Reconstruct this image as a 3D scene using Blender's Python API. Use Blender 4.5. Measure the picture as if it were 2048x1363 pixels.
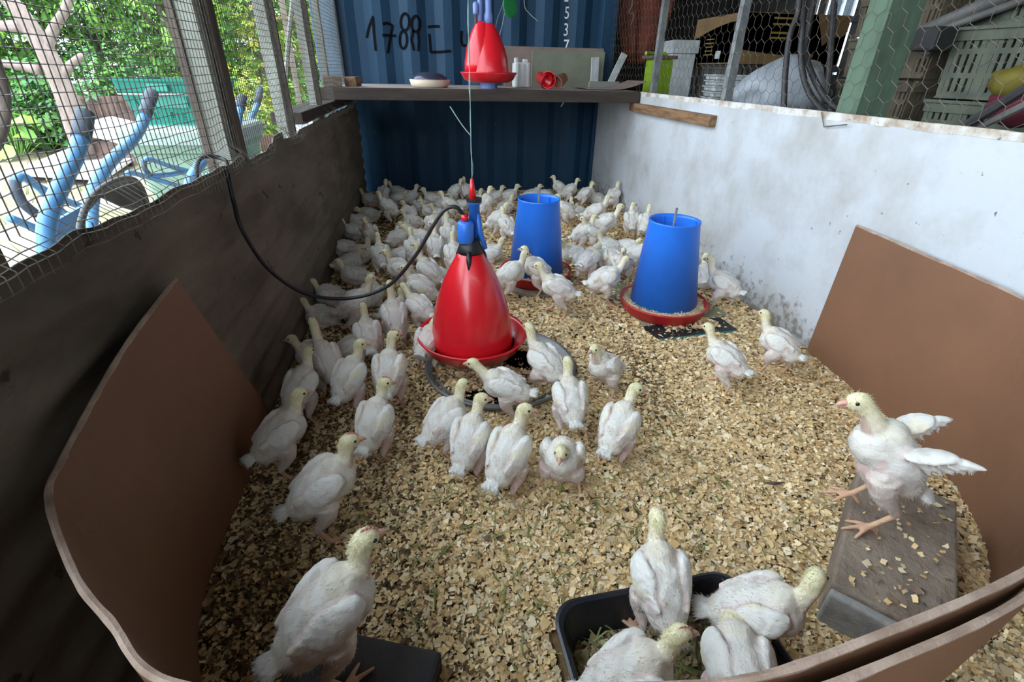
import bpy, bmesh, math, random
import numpy as np
from mathutils import Vector, Matrix, noise as mnoise
for o in list(bpy.data.objects): bpy.data.objects.remove(o)
S = bpy.context.scene
COL = S.collection
PI = math.pi
R = math.radians
random.seed(7)
rng = np.random.default_rng(7)

# ------------------------------------------------------------------ camera
CAMZ = 1.0
F = 969.0
M = np.array([[0.98780952, -0.06060181, 0.14338676],
              [-0.15472755, -0.48330127, 0.86167237],
              [0.0170801, -0.87335405, -0.48678637]])
cd = bpy.data.cameras.new('camera')
cam = bpy.data.objects.new('camera', cd)
COL.objects.link(cam)
cd.sensor_fit = 'HORIZONTAL'
cd.sensor_width = 36
cd.lens = F * 36 / 2048
cd.clip_start = 0.02
mw = Matrix.Identity(4)
for i in range(3):
    mw[i][0] = M[i, 0]; mw[i][1] = -M[i, 1]; mw[i][2] = -M[i, 2]
mw[2][3] = CAMZ
cam.matrix_world = mw
S.camera = cam

# ------------------------------------------------------------------ sky, sun, exposure
w = bpy.data.worlds.new('sky')
S.world = w
w.use_nodes = True
bg = w.node_tree.nodes['Background']
bg.inputs[0].default_value = (0.78, 0.89, 1.0, 1)
bg.inputs[1].default_value = 3.6
sd = bpy.data.lights.new('sun', 'SUN')
sun = bpy.data.objects.new('sun', sd)
COL.objects.link(sun)
sd.energy = 1.2
sd.angle = R(3)
sd.color = (1.0, 0.95, 0.86)
az, el = R(-100), R(66)          # where the sun stands
sv = Vector((math.cos(az) * math.cos(el), math.sin(az) * math.cos(el), math.sin(el)))
sun.rotation_euler = sv.to_track_quat('Z', 'Y').to_euler()
S.view_settings.view_transform = 'Standard'
S.view_settings.look = 'None'
S.view_settings.gamma = 1
S.view_settings.use_curve_mapping = False
S.view_settings.exposure = 1.1

# ------------------------------------------------------------------ helpers: sight lines of the survey
def ray(px, py): return M @ np.array([px - 1024., py - 681.5, F])
def fl(px, py, z=0.):
    r = ray(px, py); t = (z - CAMZ) / r[2]; return Vector((r[0] * t, r[1] * t, z))
def onx(px, py, X):
    r = ray(px, py); t = X / r[0]; return Vector((X, r[1] * t, CAMZ + r[2] * t))
def ony(px, py, Y):
    r = ray(px, py); t = Y / r[1]; return Vector((r[0] * t, Y, CAMZ + r[2] * t))

# ------------------------------------------------------------------ helpers: materials
def mat(name, c1, c2=None, rough=0.7, scale=8., detail=5., thr=(0.4, 0.65), bump=0., bscale=None, c3=None, s3=2., t3=(0.55, 0.75),
        stretch=None, metal=0., attr=None, coat=0., trans=0., spec=0.5, bstretch=None, sss=0., coords='Object'):
    m = bpy.data.materials.new(name)
    m.use_nodes = True
    nt = m.node_tree
    b = nt.nodes['Principled BSDF']
    b.inputs['Roughness'].default_value = rough
    b.inputs['Metallic'].default_value = metal
    b.inputs['Coat Weight'].default_value = coat
    b.inputs['Transmission Weight'].default_value = trans
    b.inputs['Specular IOR Level'].default_value = spec
    if sss:
        b.inputs['Subsurface Weight'].default_value = sss
        b.inputs['Subsurface Radius'].default_value = (0.01, 0.006, 0.004)
    tc = nt.nodes.new('ShaderNodeTexCoord')
    def vec(st):
        if not st: return tc.outputs[coords]
        mp = nt.nodes.new('ShaderNodeMapping')
        mp.inputs['Scale'].default_value = st
        nt.links.new(tc.outputs[coords], mp.inputs['Vector'])
        return mp.outputs[0]
    def nz(sc, st, det):
        n = nt.nodes.new('ShaderNodeTexNoise')
        n.inputs['Scale'].default_value = sc
        n.inputs['Detail'].default_value = det
        n.inputs['Roughness'].default_value = 0.62
        nt.links.new(vec(st), n.inputs['Vector'])
        return n.outputs[0]
    def ramp(src, t):
        r = nt.nodes.new('ShaderNodeMapRange')
        r.inputs[1].default_value, r.inputs[2].default_value = t
        nt.links.new(src, r.inputs[0])
        return r.outputs[0]
    def mix(f, a, bb):
        x = nt.nodes.new('ShaderNodeMix')
        x.data_type = 'RGBA'
        nt.links.new(f, x.inputs[0])
        if isinstance(a, tuple): x.inputs[6].default_value = (*a, 1)
        else: nt.links.new(a, x.inputs[6])
        x.inputs[7].default_value = (*bb, 1)
        return x.outputs[2]
    cur = c1
    if attr:
        an = nt.nodes.new('ShaderNodeAttribute')
        an.attribute_name = attr
        cur = an.outputs[0]
    if c2: cur = mix(ramp(nz(scale, stretch, detail), thr), cur, c2)
    if c3: cur = mix(ramp(nz(s3, None, 6.), t3), cur, c3)
    if isinstance(cur, tuple): b.inputs['Base Color'].default_value = (*cur, 1)
    else: nt.links.new(cur, b.inputs['Base Color'])
    if bump:
        bn = nt.nodes.new('ShaderNodeBump')
        bn.inputs['Strength'].default_value = bump
        bn.inputs['Distance'].default_value = 0.01
        nt.links.new(nz(bscale or scale * 3, bstretch or stretch, 4.), bn.inputs['Height'])
        nt.links.new(bn.outputs[0], b.inputs['Normal'])
    return m

# ------------------------------------------------------------------ helpers: shapes
class MB:
    def __init__(s): s.v = []; s.f = []; s.c = []
    def add(s, vs, fs, col=None):
        n = len(s.v)
        s.v += [tuple(p) for p in vs]
        s.f += [tuple(i + n for i in f) for f in fs]
        s.c += [col or (1, 1, 1)] * len(vs)
        return s
    def box(s, a, b, rot=None, at=None, col=None, bev=0.):
        x0, y0, z0 = a; x1, y1, z1 = b
        if bev:
            h = bev; vs = []; fs = []
            bm = bmesh.new(); bmesh.ops.create_cube(bm, size=1)
            for v in bm.verts: v.co = Vector(((x0 + x1) / 2 + v.co.x * (x1 - x0), (y0 + y1) / 2 + v.co.y * (y1 - y0), (z0 + z1) / 2 + v.co.z * (z1 - z0)))
            bmesh.ops.bevel(bm, geom=bm.edges[:], offset=h, segments=2, affect='EDGES', profile=0.5)
            bm.verts.index_update()
            vs = [v.co.copy() for v in bm.verts]; fs = [[v.index for v in f.verts] for f in bm.faces]
            bm.free()
        else:
            vs = [Vector(p) for p in ((x0, y0, z0), (x1, y0, z0), (x1, y1, z0), (x0, y1, z0), (x0, y0, z1), (x1, y0, z1), (x1, y1, z1), (x0, y1, z1))]
            fs = [(0, 3, 2, 1), (4, 5, 6, 7), (0, 1, 5, 4), (1, 2, 6, 5), (2, 3, 7, 6), (3, 0, 4, 7)]
        if rot is not None: vs = [rot @ p for p in vs]
        if at is not None: vs = [p + Vector(at) for p in vs]
        return s.add(vs, fs, col)
    def tube(s, pts, rad, n=8, col=None, cap=True):
        pts = [Vector(p) for p in pts]
        if not hasattr(rad, '__len__'): rad = [rad] * len(pts)
        vs = []; fs = []
        t0 = (pts[1] - pts[0]).normalized()
        up = Vector((0, 0, 1)) if abs(t0.z) < .9 else Vector((1, 0, 0))
        nrm = (up - t0 * up.dot(t0)).normalized()
        for i, p in enumerate(pts):
            t = (pts[min(i + 1, len(pts) - 1)] - pts[max(i - 1, 0)]).normalized()
            nrm = (nrm - t * nrm.dot(t)).normalized()
            bi = t.cross(nrm)
            for k in range(n):
                a = 2 * PI * k / n
                vs.append(p + (nrm * math.cos(a) + bi * math.sin(a)) * rad[i])
        for i in range(len(pts) - 1):
            for k in range(n):
                k2 = (k + 1) % n
                fs.append((i * n + k, i * n + k2, (i + 1) * n + k2, (i + 1) * n + k))
        if cap:
            fs.append(tuple(range(n - 1, -1, -1)))
            e = (len(pts) - 1) * n
            fs.append(tuple(range(e, e + n)))
        return s.add(vs, fs, col)
    def lathe(s, prof, n=40, at=(0, 0, 0), closed=False, col=None):
        vs = []; fs = []; k = len(prof)
        for i in range(n):
            a = 2 * PI * i / n
            for r, z in prof: vs.append((at[0] + r * math.cos(a), at[1] + r * math.sin(a), at[2] + z))
        for i in range(n):
            j = (i + 1) % n
            for q in range(k if closed else k - 1):
                q2 = (q + 1) % k
                fs.append((i * k + q, j * k + q, j * k + q2, i * k + q2))
        if not closed:
            if prof[0][0] > 1e-6: fs.append(tuple(i * k for i in range(n - 1, -1, -1)))
            if prof[-1][0] > 1e-6: fs.append(tuple(i * k + k - 1 for i in range(n)))
        return s.add(vs, fs, col)
    def ell(s, c, r, rot=None, sub=2, col=None):
        bm = bmesh.new()
        bmesh.ops.create_icosphere(bm, subdivisions=sub, radius=1)
        bm.verts.index_update()
        vs = []
        for v in bm.verts:
            p = Vector((v.co.x * r[0], v.co.y * r[1], v.co.z * r[2]))
            if rot is not None: p = rot @ p
            vs.append(p + Vector(c))
        fs = [[v.index for v in f.verts] for f in bm.faces]
        bm.free()
        return s.add(vs, fs, col)
    def sheet(s, path, thick, zs, z0=None, col=None):
        """a bent sheet: path of (x, y), top heights zs, bottom heights z0"""
        n = len(path); vs = []
        for i, (x, y) in enumerate(path):
            a = Vector(path[max(i - 1, 0)]); b = Vector(path[min(i + 1, n - 1)])
            t = (b - a).normalized(); nm = Vector((-t.y, t.x)) * thick / 2
            lo = z0[i] if z0 else 0.
            for q in (1, -1):
                vs.append((x + nm.x * q, y + nm.y * q, lo)); vs.append((x + nm.x * q, y + nm.y * q, zs[i]))
        fs = []
        for i in range(n - 1):
            a = i * 4; b = a + 4
            fs += [(a, a + 1, b + 1, b), (a + 2, b + 2, b + 3, a + 3), (a + 1, a + 3, b + 3, b + 1), (a, b, b + 2, a + 2)]
        fs += [(0, 2, 3, 1), ((n - 1) * 4, (n - 1) * 4 + 1, (n - 1) * 4 + 3, (n - 1) * 4 + 2)]
        return s.add(vs, fs, col)
    def mesh(s, name, m, smooth=False, color=False):
        me = bpy.data.meshes.new(name)
        me.from_pydata(s.v, [], s.f)
        if smooth: me.polygons.foreach_set('use_smooth', [True] * len(me.polygons))
        if color:
            ca = me.color_attributes.new('Col', 'FLOAT_COLOR', 'POINT')
            ca.data.foreach_set('color', np.c_[np.array(s.c), np.ones(len(s.c))].astype(np.float32).ravel())
        me.materials.append(m)
        me.update()
        return me
    def obj(s, name, m, parent=None, smooth=False, color=False, fix=False):
        me = s.mesh(name, m, smooth, color)
        if fix:
            bm = bmesh.new(); bm.from_mesh(me); bmesh.ops.recalc_face_normals(bm, faces=bm.faces); bm.to_mesh(me); bm.free()
        o = bpy.data.objects.new(name, me)
        COL.objects.link(o)
        if parent: o.parent = parent
        if smooth == 'auto': pass
        return o

def spline(pts, n=8):
    P = [Vector(p) for p in pts]; out = []
    P = [P[0] * 2 - P[1]] + P + [P[-1] * 2 - P[-2]]
    for i in range(1, len(P) - 2):
        a, b, c, d = P[i - 1:i + 3]
        for k in range(n):
            t = k / n
            out.append(.5 * ((2 * b) + (c - a) * t + (2 * a - 5 * b + 4 * c - d) * t * t + (3 * b - a - 3 * c + d) * t ** 3))
    out.append(P[-2])
    return out

def thing(name, label, cat, loc=(0, 0, 0), rz=0., group=None):
    o = bpy.data.objects.new(name, None)
    o.empty_display_size = .05
    COL.objects.link(o)
    o.location = loc
    o.rotation_euler = (0, 0, rz)
    return tag(o, label, cat, group)
def tag(o, label, cat, group=None, kind=None):
    o['label'] = label; o['category'] = cat
    if group: o['group'] = group
    if kind: o['kind'] = kind
    return o
def struct(o, label=None):
    o['kind'] = 'structure'
    if label: o['label'] = label
    return o
def stuff(o): o['kind'] = 'stuff'; return o

# ------------------------------------------------------------------ materials
m_ground = mat('damp_litter_base', (.30, .18, .08), (.12, .07, .035), .95, 6, thr=(.4, .7), bump=.6, bscale=90)
m_chip = mat('wood_shaving', (.7, .5, .25), rough=.85, attr='Col', spec=.2)
m_yard = mat('yard_earth', (.21, .175, .135), (.155, .14, .085), .95, 1.1, thr=(.45, .6), c3=(.19, .24, .07), s3=.7, t3=(.55, .7), bump=.5, bscale=14)
m_leftwall = mat('dirty_iron_sheet', (.21, .17, .125), (.10, .078, .056), .85, 3.6, thr=(.36, .66), c3=(.03, .025, .02), s3=13, t3=(.64, .70), stretch=(1, .5, 1.6), bump=.25, bscale=40)
m_rightwall = mat('whitewashed_panel', (.53, .555, .58), (.36, .345, .315), .8, 3.2, detail=11., thr=(.44, .76), c3=(.13, .10, .08), s3=34, t3=(.69, .73), bump=.3, bscale=26)
_nt = m_rightwall.node_tree; _b = _nt.nodes['Principled BSDF']      # splashed dirt along the foot of the wall
_lk = _b.inputs['Base Color'].links[0]; _src = _lk.from_socket
_tc = _nt.nodes.new('ShaderNodeTexCoord'); _sp = _nt.nodes.new('ShaderNodeSeparateXYZ'); _nt.links.new(_tc.outputs['Object'], _sp.inputs[0])
_mr = _nt.nodes.new('ShaderNodeMapRange'); _mr.inputs[1].default_value = .26; _mr.inputs[2].default_value = .0; _mr.inputs[3].default_value = -.22; _mr.inputs[4].default_value = .16
_nt.links.new(_sp.outputs[2], _mr.inputs[0])
_no = _nt.nodes.new('ShaderNodeTexNoise'); _no.inputs['Scale'].default_value = 30; _no.inputs['Detail'].default_value = 8; _nt.links.new(_tc.outputs['Object'], _no.inputs['Vector'])
_ad = _nt.nodes.new('ShaderNodeMath'); _ad.operation = 'ADD'; _nt.links.new(_mr.outputs[0], _ad.inputs[0]); _nt.links.new(_no.outputs[0], _ad.inputs[1])
_m2 = _nt.nodes.new('ShaderNodeMapRange'); _m2.inputs[1].default_value = .5; _m2.inputs[2].default_value = .68; _m2.inputs[4].default_value = .75; _nt.links.new(_ad.outputs[0], _m2.inputs[0])
_mx = _nt.nodes.new('ShaderNodeMix'); _mx.data_type = 'RGBA'; _mx.inputs[7].default_value = (.16, .125, .085, 1)
_nt.links.new(_m2.outputs[0], _mx.inputs[0]); _nt.links.new(_src, _mx.inputs[6]); _nt.links.new(_mx.outputs[2], _b.inputs['Base Color'])
m_stain = mat('rust_stained_edge', (.36, .27, .18), (.66, .65, .62), .85, 11, detail=9., thr=(.38, .58), c3=(.14, .10, .07), s3=40, t3=(.62, .7))
m_blue = mat('blue_container_paint', (.012, .047, .092), (.007, .029, .060), .62, 5, thr=(.4, .8), c3=(.13, .16, .19), s3=13, t3=(.68, .82), stretch=(1, 1, .25), bump=.1, bscale=60, spec=.3)
m_bluepost = mat('pale_blue_container_post', (.13, .20, .27), (.06, .11, .17), .6, 9, thr=(.4, .75), stretch=(1, 1, .3), bump=.1)
m_white_paint = mat('white_paint', (.72, .74, .72), (.4, .42, .42), .7, 40, thr=(.55, .8))
m_black_paint = mat('black_paint', (.006, .007, .009), rough=.9, spec=.05)
m_wood_dark = mat('dark_timber', (.052, .036, .026), (.028, .019, .014), .8, 9, stretch=(.3, 3, 3), bump=.3)
m_wood_brown = mat('brown_timber', (.26, .145, .07), (.13, .065, .03), .75, 7, thr=(.42, .62), stretch=(6, .7, 6), bump=.2)
m_wood_end = mat('cut_timber', (.20, .15, .10), (.09, .065, .045), .85, 14, stretch=(1, .5, 3), bump=.3)
m_shelftop = mat('shelf_board', (.36, .31, .28), (.24, .20, .18), .75, 6, stretch=(.6, 3, 1))
m_hard = mat('brown_hardboard', (.215, .103, .053), (.168, .080, .042), .62, 3.0, thr=(.35, .75), c3=(.10, .055, .035), s3=22, t3=(.72, .8), bump=.08, bscale=120)
m_hardedge = mat('pale_torn_edge', (.44, .33, .26), (.27, .18, .13), .9, 16, bump=.25, bscale=220)
m_post = mat('whitewashed_post', (.30, .315, .275), (.16, .16, .135), .85, 12, thr=(.4, .7), stretch=(1, 1, .25), bump=.35)
m_postdark = mat('dark_timber_post', (.07, .055, .045), (.13, .10, .08), .85, 9, stretch=(2, 2, .3), bump=.3)
m_postgreen = mat('green_painted_post', (.105, .165, .11), (.06, .09, .065), .75, 10, thr=(.45, .7), stretch=(1, 1, .3), bump=.15)
m_wire = mat('galvanised_wire', (.20, .19, .165), (.10, .09, .075), .6, 30, metal=.3)
m_hexwire = mat('chicken_wire', (.17, .145, .12), (.09, .07, .05), .6, 20, metal=.3)
m_galv = mat('galvanised_tube', (.36, .38, .38), (.22, .23, .23), .5, 12, metal=.6)
m_red = mat('red_plastic', (.70, .012, .022), (.60, .012, .02), .26, 4, spec=.55, coat=.15)
m_redpan = mat('red_pan_plastic', (.50, .016, .02), (.40, .018, .02), .4, 6)
m_blueplast = mat('blue_plastic', (.018, .19, .84), (.014, .15, .70), .36, 4, c3=(.02, .05, .2), s3=60, t3=(.74, .78))
m_bluevalve = mat('blue_valve_plastic', (.03, .17, .66), rough=.35)
m_paleblue = mat('pale_blue_plastic', (.19, .27, .58), rough=.4)
m_black = mat('black_rubber', (.012, .012, .013), rough=.45)
m_blackplast = mat('black_tray_plastic', (.012, .014, .022), (.02, .021, .027), .32, 20, bump=.05)
m_saucer = mat('grey_smoked_plastic', (.20, .205, .205), (.12, .12, .115), .3, 12)
m_block = mat('grey_concrete', (.30, .245, .19), (.17, .125, .09), .92, 9, thr=(.38, .66), c3=(.36, .35, .32), s3=5, t3=(.56, .72), bump=.6, bscale=60)
m_darkblock = mat('blackened_block', (.03, .03, .034), (.05, .043, .037), .75, 14, bump=.5)
m_feed = mat('feed_grain', (.62, .48, .30), rough=.9, attr='Col')
m_green = mat('green_plastic', (.01, .17, .045), rough=.45)
m_palegreenboard = mat('pale_green_board', (.30, .31, .19), (.22, .23, .15), .8, 8)
m_greygreen = mat('grey_green_panel', (.21, .22, .155), (.165, .17, .12), .8, 5)
m_slab = mat('dark_slab', (.012, .016, .02), rough=.5)
m_tealedge = mat('teal_edge', (.05, .25, .24), rough=.6)
m_creambowl = mat('cream_bowl', (.62, .50, .38), rough=.5)
m_darkglass = mat('smoky_lid', (.035, .037, .06), rough=.25)
m_jug = mat('milky_plastic', (.66, .68, .66), rough=.4)
m_card = mat('brown_card', (.26, .19, .16), (.20, .14, .12), .8, 6)
m_greenstring = mat('green_twine', (.18, .34, .33), (.34, .44, .42), .8, 60)
m_paletwine = mat('pale_twine', (.45, .44, .40), rough=.8)
m_teal = mat('teal_crate_plastic', (.008, .23, .17), (.006, .19, .145), .45, 5)
m_bin = mat('pale_green_bin', (.17, .27, .20), (.14, .23, .18), .5, 4)
m_binlid = mat('pale_bin_lid', (.27, .35, .32), (.22, .30, .27), .5, 4)
m_barrow = mat('blue_barrow_paint', (.06, .20, .42), (.09, .25, .46), .45, 12, c3=(.20, .2, .22), s3=16, t3=(.66, .76))
m_grip = mat('worn_grip', (.035, .05, .075), (.07, .09, .12), .7, 20)
m_tray = mat('grey_barrow_tray', (.11, .11, .105), (.06, .063, .063), .6, 8)
m_bark = mat('grey_bark', (.25, .20, .175), (.16, .125, .105), .9, 14, stretch=(1, 1, .3), bump=.5)
m_leaf = mat('leaf_green', (.1, .3, .05), rough=.6, attr='Col', spec=.3)
m_whitesheet = mat('pale_sheet', (.40, .36, .345), (.34, .30, .285), .7, 3)
m_tin = mat('bright_tin', (.75, .77, .8), (.5, .5, .5), .45, 4)
m_rust = mat('rusty_tin', (.17, .11, .09), (.09, .06, .055), .8, 6)
m_orange = mat('orange_tarp', (.20, .04, .013), (.14, .032, .014), .7, 6, bump=.3, bscale=10)
m_lime = mat('lime_plastic', (.22, .35, .015), rough=.5)
m_foam = mat('white_foam', (.46, .485, .48), (.34, .36, .35), .8, 14)
m_greyside = mat('grey_board_side', (.23, .23, .20), rough=.8)
m_sack = mat('white_woven_sack', (.36, .39, .42), (.26, .285, .31), .6, 8, bump=.5, bscale=9)
m_boxyellow = mat('ochre_cardboard', (.20, .12, .045), (.15, .09, .035), .8, 5)
m_boxnavy = mat('navy_print', (.035, .042, .105), (.025, .028, .06), .75, 8)
m_boxdark = mat('dark_print', (.03, .03, .032), (.02, .022, .02), .75, 8)
m_boxgold = mat('gold_print', (.22, .15, .025), rough=.8)
m_crategreen = mat('grey_green_crate', (.115, .13, .09), (.07, .078, .06), .7, 9)
m_cratebeige = mat('dirty_beige_crate', (.13, .105, .065), (.075, .06, .04), .75, 9)
m_pipe = mat('grey_pipe', (.14, .135, .125), (.09, .085, .08), .6, 9)
m_hose = mat('black_hose', (.025, .024, .025), (.045, .04, .04), .55, 30)
m_roof = mat('zinc_roof', (.15, .145, .14), (.10, .095, .09), .7, 4)
m_darksheet = mat('dark_far_sheet', (.05, .05, .048), (.09, .085, .075), .85, 5)
m_palesheet = mat('pale_far_sheet', (.42, .52, .60), (.3, .38, .46), .7, 5)
m_maroon = mat('maroon_cloth', (.14, .015, .03), (.1, .01, .02), .9, 6, bump=.3)
m_yellow = mat('yellow_plastic', (.2, .16, .018), (.15, .12, .018), .7, 6)
m_feather = mat('plumage', (.8, .78, .74), attr='Col', rough=.9, spec=.15, bump=.4, bscale=95, bstretch=(.45, 1, 1), sss=.06)
m_down = bpy.data.materials.new('down'); m_down.use_nodes = True
_nt = m_down.node_tree; _nt.nodes.clear()
_o = _nt.nodes.new('ShaderNodeOutputMaterial'); _a = _nt.nodes.new('ShaderNodeAttribute'); _a.attribute_name = 'Col'
_d = _nt.nodes.new('ShaderNodeBsdfDiffuse'); _t = _nt.nodes.new('ShaderNodeBsdfTranslucent'); _m = _nt.nodes.new('ShaderNodeMixShader')
_m.inputs[0].default_value = .5
for _s in (_d, _t): _nt.links.new(_a.outputs[0], _s.inputs[0])
_nt.links.new(_d.outputs[0], _m.inputs[1]); _nt.links.new(_t.outputs[0], _m.inputs[2]); _nt.links.new(_m.outputs[0], _o.inputs[0])
m_beak = mat('beak_horn', (.62, .36, .26), (.55, .28, .22), .5, 60)
m_eye = mat('dark_eye', (.008, .007, .008), rough=.08)
m_comb = mat('comb_skin', (.66, .27, .25), (.55, .2, .19), .6, 60, sss=.1)

# ================================================================== SETTING
XL, XR, YB = -.58, 1.52, 4.72
# floor of the pen and of the shed
g = MB(); NX, NY = 70, 90
for j in range(NY + 1):
    for i in range(NX + 1):
        x = -.62 + 5.2 * i / NX; y = -1.2 + 8.2 * j / NY
        g.v.append((x, y, .006 * mnoise.noise((x * 4, y * 4, 3)) - .006))
for j in range(NY):
    for i in range(NX):
        a = j * (NX + 1) + i
        g.f.append((a, a + 1, a + NX + 2, a + NX + 1))
struct(g.obj('floor', m_ground), 'litter-covered ground under the chickens')
YZ = -.2
g = MB(); g.box((-30, -12, YZ - .2), (-.62, 40, YZ)); g.box((-.62, 7.0, YZ - .2), (30, 40, YZ)); g.box((-.62, -12, YZ - .2), (30, -1.2, YZ)); g.box((4.58, -1.2, YZ - .2), (30, 7.0, YZ))
struct(g.obj('ground', m_yard), 'sunlit bare earth yard outside the pen')

# left wall: old iron sheet, ridges running along it, ragged upper edge
def wtop(y):
    z = .752 + .012 * mnoise.noise((y * 3, 1, 0)) + .010 * mnoise.noise((y * 11, 5, 0))
    if 1.7 < y < 2.0: z -= .02
    if 2.05 < y < 2.22: z += .018
    if 2.22 < y < 2.5: z -= .012 + .01 * mnoise.noise((y * 40, 0, 0))
    return z
g = MB(); ny, nz = 240, 44
for s_ in (0, 1):
    for j in range(ny + 1):
        y = -.6 + 5.25 * j / ny; zt = wtop(y)
        for k in range(nz + 1):
            z = -.02 + (zt + .02) * k / nz
            x = XL - .003 + .008 * math.cos(z * 2 * PI / .095) + .008 * mnoise.noise((y * 1.5, z * 3, 2)) - .004 * s_
            g.v.append((x, y, z))
st = (ny + 1) * (nz + 1)
for j in range(ny):
    for k in range(nz):
        a = j * (nz + 1) + k
        g.f.append((a, a + nz + 1, a + nz + 2, a + 1)); b = a + st
        g.f.append((b, b + 1, b + nz + 2, b + nz + 1))
    a = j * (nz + 1) + nz; g.f.append((a, a + nz + 1, a + nz + 1 + st, a + st))
wall_left = struct(g.obj('wall_left', m_leftwall, smooth=True), 'dirty brown iron sheet wall with a ragged top edge')

# right wall: whitewashed panel with rust stained edge
g = MB(); ny, nz = 60, 16
g.box((XR, .2, -.05), (XR + .014, 4.68, .872))
wall_right = struct(g.obj('wall_right', m_rightwall), 'whitewashed panel wall with scattered dirt spots')
g = MB(); prev = None
for i in range(60):
    y0, y1 = .2 + 4.48 * i / 60, .2 + 4.48 * (i + 1) / 60
    g.box((XR - .0015, y0, .862 - .008 * random.random()), (XR + .0155, y1, .882 + .002 * random.random()))
g.obj('stained_edge', m_stain, wall_right)

# back wall: end of a steel container
PT, DP = .278, .036
X0 = -.385
def ysurf(x):
    u = ((x - X0) / PT) % 1.
    if u < .25: return YB
    if u < .5: return YB + DP * (u - .25) / .25
    if u < .75: return YB + DP
    return YB + DP * (1 - (u - .75) / .25)
g = MB()
xs = []
n0 = math.floor((-.66 - X0) / PT)
for i in range(n0, n0 + 10):
    for q in (0, .25, .5, .75): xs.append(X0 + (i + q) * PT)
xs = [x for x in xs if -.66 < x < 1.50]
xs = [-.66] + xs + [1.50]
for x in xs:
    for z in (-.05, .6, 1.2, 2.35): g.v.append((x, ysurf(x), z))
for i in range(len(xs) - 1):
    for k in range(3): g.f.append((i * 4 + k, i * 4 + 4 + k, i * 4 + 5 + k, i * 4 + k + 1))
wall_back = struct(g.obj('wall_back', m_blue), 'blue corrugated end of a steel container')
g = MB().box((-.84, 4.62, -.1), (-.655, 4.80, 2.35), bev=.008)
struct(g.obj('trim_1', m_bluepost), 'pale blue corner post of the container')
g = MB().box((1.49, 4.66, -.1), (1.62, 4.80, 2.35), bev=.008)
struct(g.obj('trim_2', m_blue), 'dark blue corner post of the container')
g = MB(); g.box((-.84, 4.80, -.1), (1.62, 7.0, 2.40))
struct(g.obj('wall_container', m_blue), 'body of the container behind its ribbed end')

def ribbon(g, pts, wd, off=.004):
    P = [Vector((p[0], p[1])) for p in pts]
    Q = []
    for a, b in zip(P[:-1], P[1:]):
        n = max(2, int((b - a).length / .006))
        Q += [a.lerp(b, k / n) for k in range(n)]
    Q.append(P[-1])
    vs = []; fs = []
    for i, p in enumerate(Q):
        t = (Q[min(i + 1, len(Q) - 1)] - Q[max(i - 1, 0)]).normalized(); nm = Vector((-t.y, t.x)) * wd / 2
        for q in (1, -1):
            x = p.x + nm.x * q; z = p.y + nm.y * q
            vs.append((x, ysurf(x) - off, z))
    for i in range(len(Q) - 1): fs.append((i * 2, i * 2 + 1, i * 2 + 3, i * 2 + 2))
    g.add(vs, fs)
def zpt(p):                      # zoomed survey crop of the shelf -> point on the container
    v = ony(600 + p[0] / 2.926, p[1] / 2.926, YB)
    return (v.x, v.z)
def arc(cx, cy, rx, ry, a0, a1, n=14): return [(cx + rx * math.cos(R(a0 + (a1 - a0) * i / n)), cy + ry * math.sin(R(a0 + (a1 - a0) * i / n))) for i in range(n + 1)]
glyphs = [
    [[(388, 220), (402, 160), (426, 98), (432, 190), (443, 298)]],
    [[(484, 140), (512, 134), (540, 148), (528, 220), (514, 312)], [(482, 206), (562, 208)]],
    [arc(614, 128, 26, 50, -60, 300), arc(604, 232, 22, 52, -90, 270)],
    [arc(678, 140, 26, 46, -40, 320), [(664, 176), (652, 232), (668, 296)], [(690, 182), (696, 240), (692, 300)]],
    [[(748, 156), (784, 152), (818, 154)], [(756, 196), (762, 250), (764, 304)], [(764, 304), (820, 304), (884, 298)]],
    [[(948, 178), (944, 232), (952, 264), (1002, 270)], [(984, 196), (985, 286)]],
]
for gl in glyphs:
    g = MB()
    for st_ in gl: ribbon(g, [zpt(p) for p in st_], .020)
    g.obj('painted_digit', m_black_paint, wall_back)
def stencil(ch, px, py, hpx):
    c = ony(px, py, YB - .004)
    cu = bpy.data.curves.new('digit', 'FONT'); cu.body = ch; cu.align_x = 'CENTER'; cu.align_y = 'CENTER'
    hm = (ony(px, py - hpx / 2, YB).z - ony(px, py + hpx / 2, YB).z)
    cu.size = hm * 1.42; cu.extrude = .0005
    t = bpy.data.objects.new('tmp', cu); COL.objects.link(t)
    me = bpy.data.meshes.new_from_object(t.evaluated_get(bpy.context.evaluated_depsgraph_get()))
    bpy.data.objects.remove(t)
    o = bpy.data.objects.new('stencilled_digit', me); COL.objects.link(o)
    me.materials.clear(); me.materials.append(m_white_paint)
    for v in me.vertices:
        x = c.x + v.co.x * .72
        v.co = Vector((x, ysurf(x) - .004 + v.co.z, c.z + v.co.y))
    o.parent = wall_back
    o['label'] = 'white stencilled digit'
stencil('2', 1135, -8, 24); stencil('5', 1136, 26, 25); stencil('3', 1134, 60, 26); stencil('7', 1134, 93, 26); stencil('9', 1126, 204, 25)

# roof (out of view, overhang and tilt shaped to control light in the pen)
g = MB(); nn = 90
for i in range(nn + 1):
    x = -1.2 + 6.0 * i / nn
    z = 3.0 - .62 * i / nn + .02 * math.cos(i * PI)
    g.v += [(x, -2.0, z), (x, 7.2, z), (x, -2.0, z + .01), (x, 7.2, z + .01)]
for i in range(nn):
    a = i * 4; g.f += [(a, a + 4, a + 5, a + 1), (a + 2, a + 3, a + 7, a + 6)]
struct(g.obj('ceiling', m_roof), 'zinc sheet roof over the pen')

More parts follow.
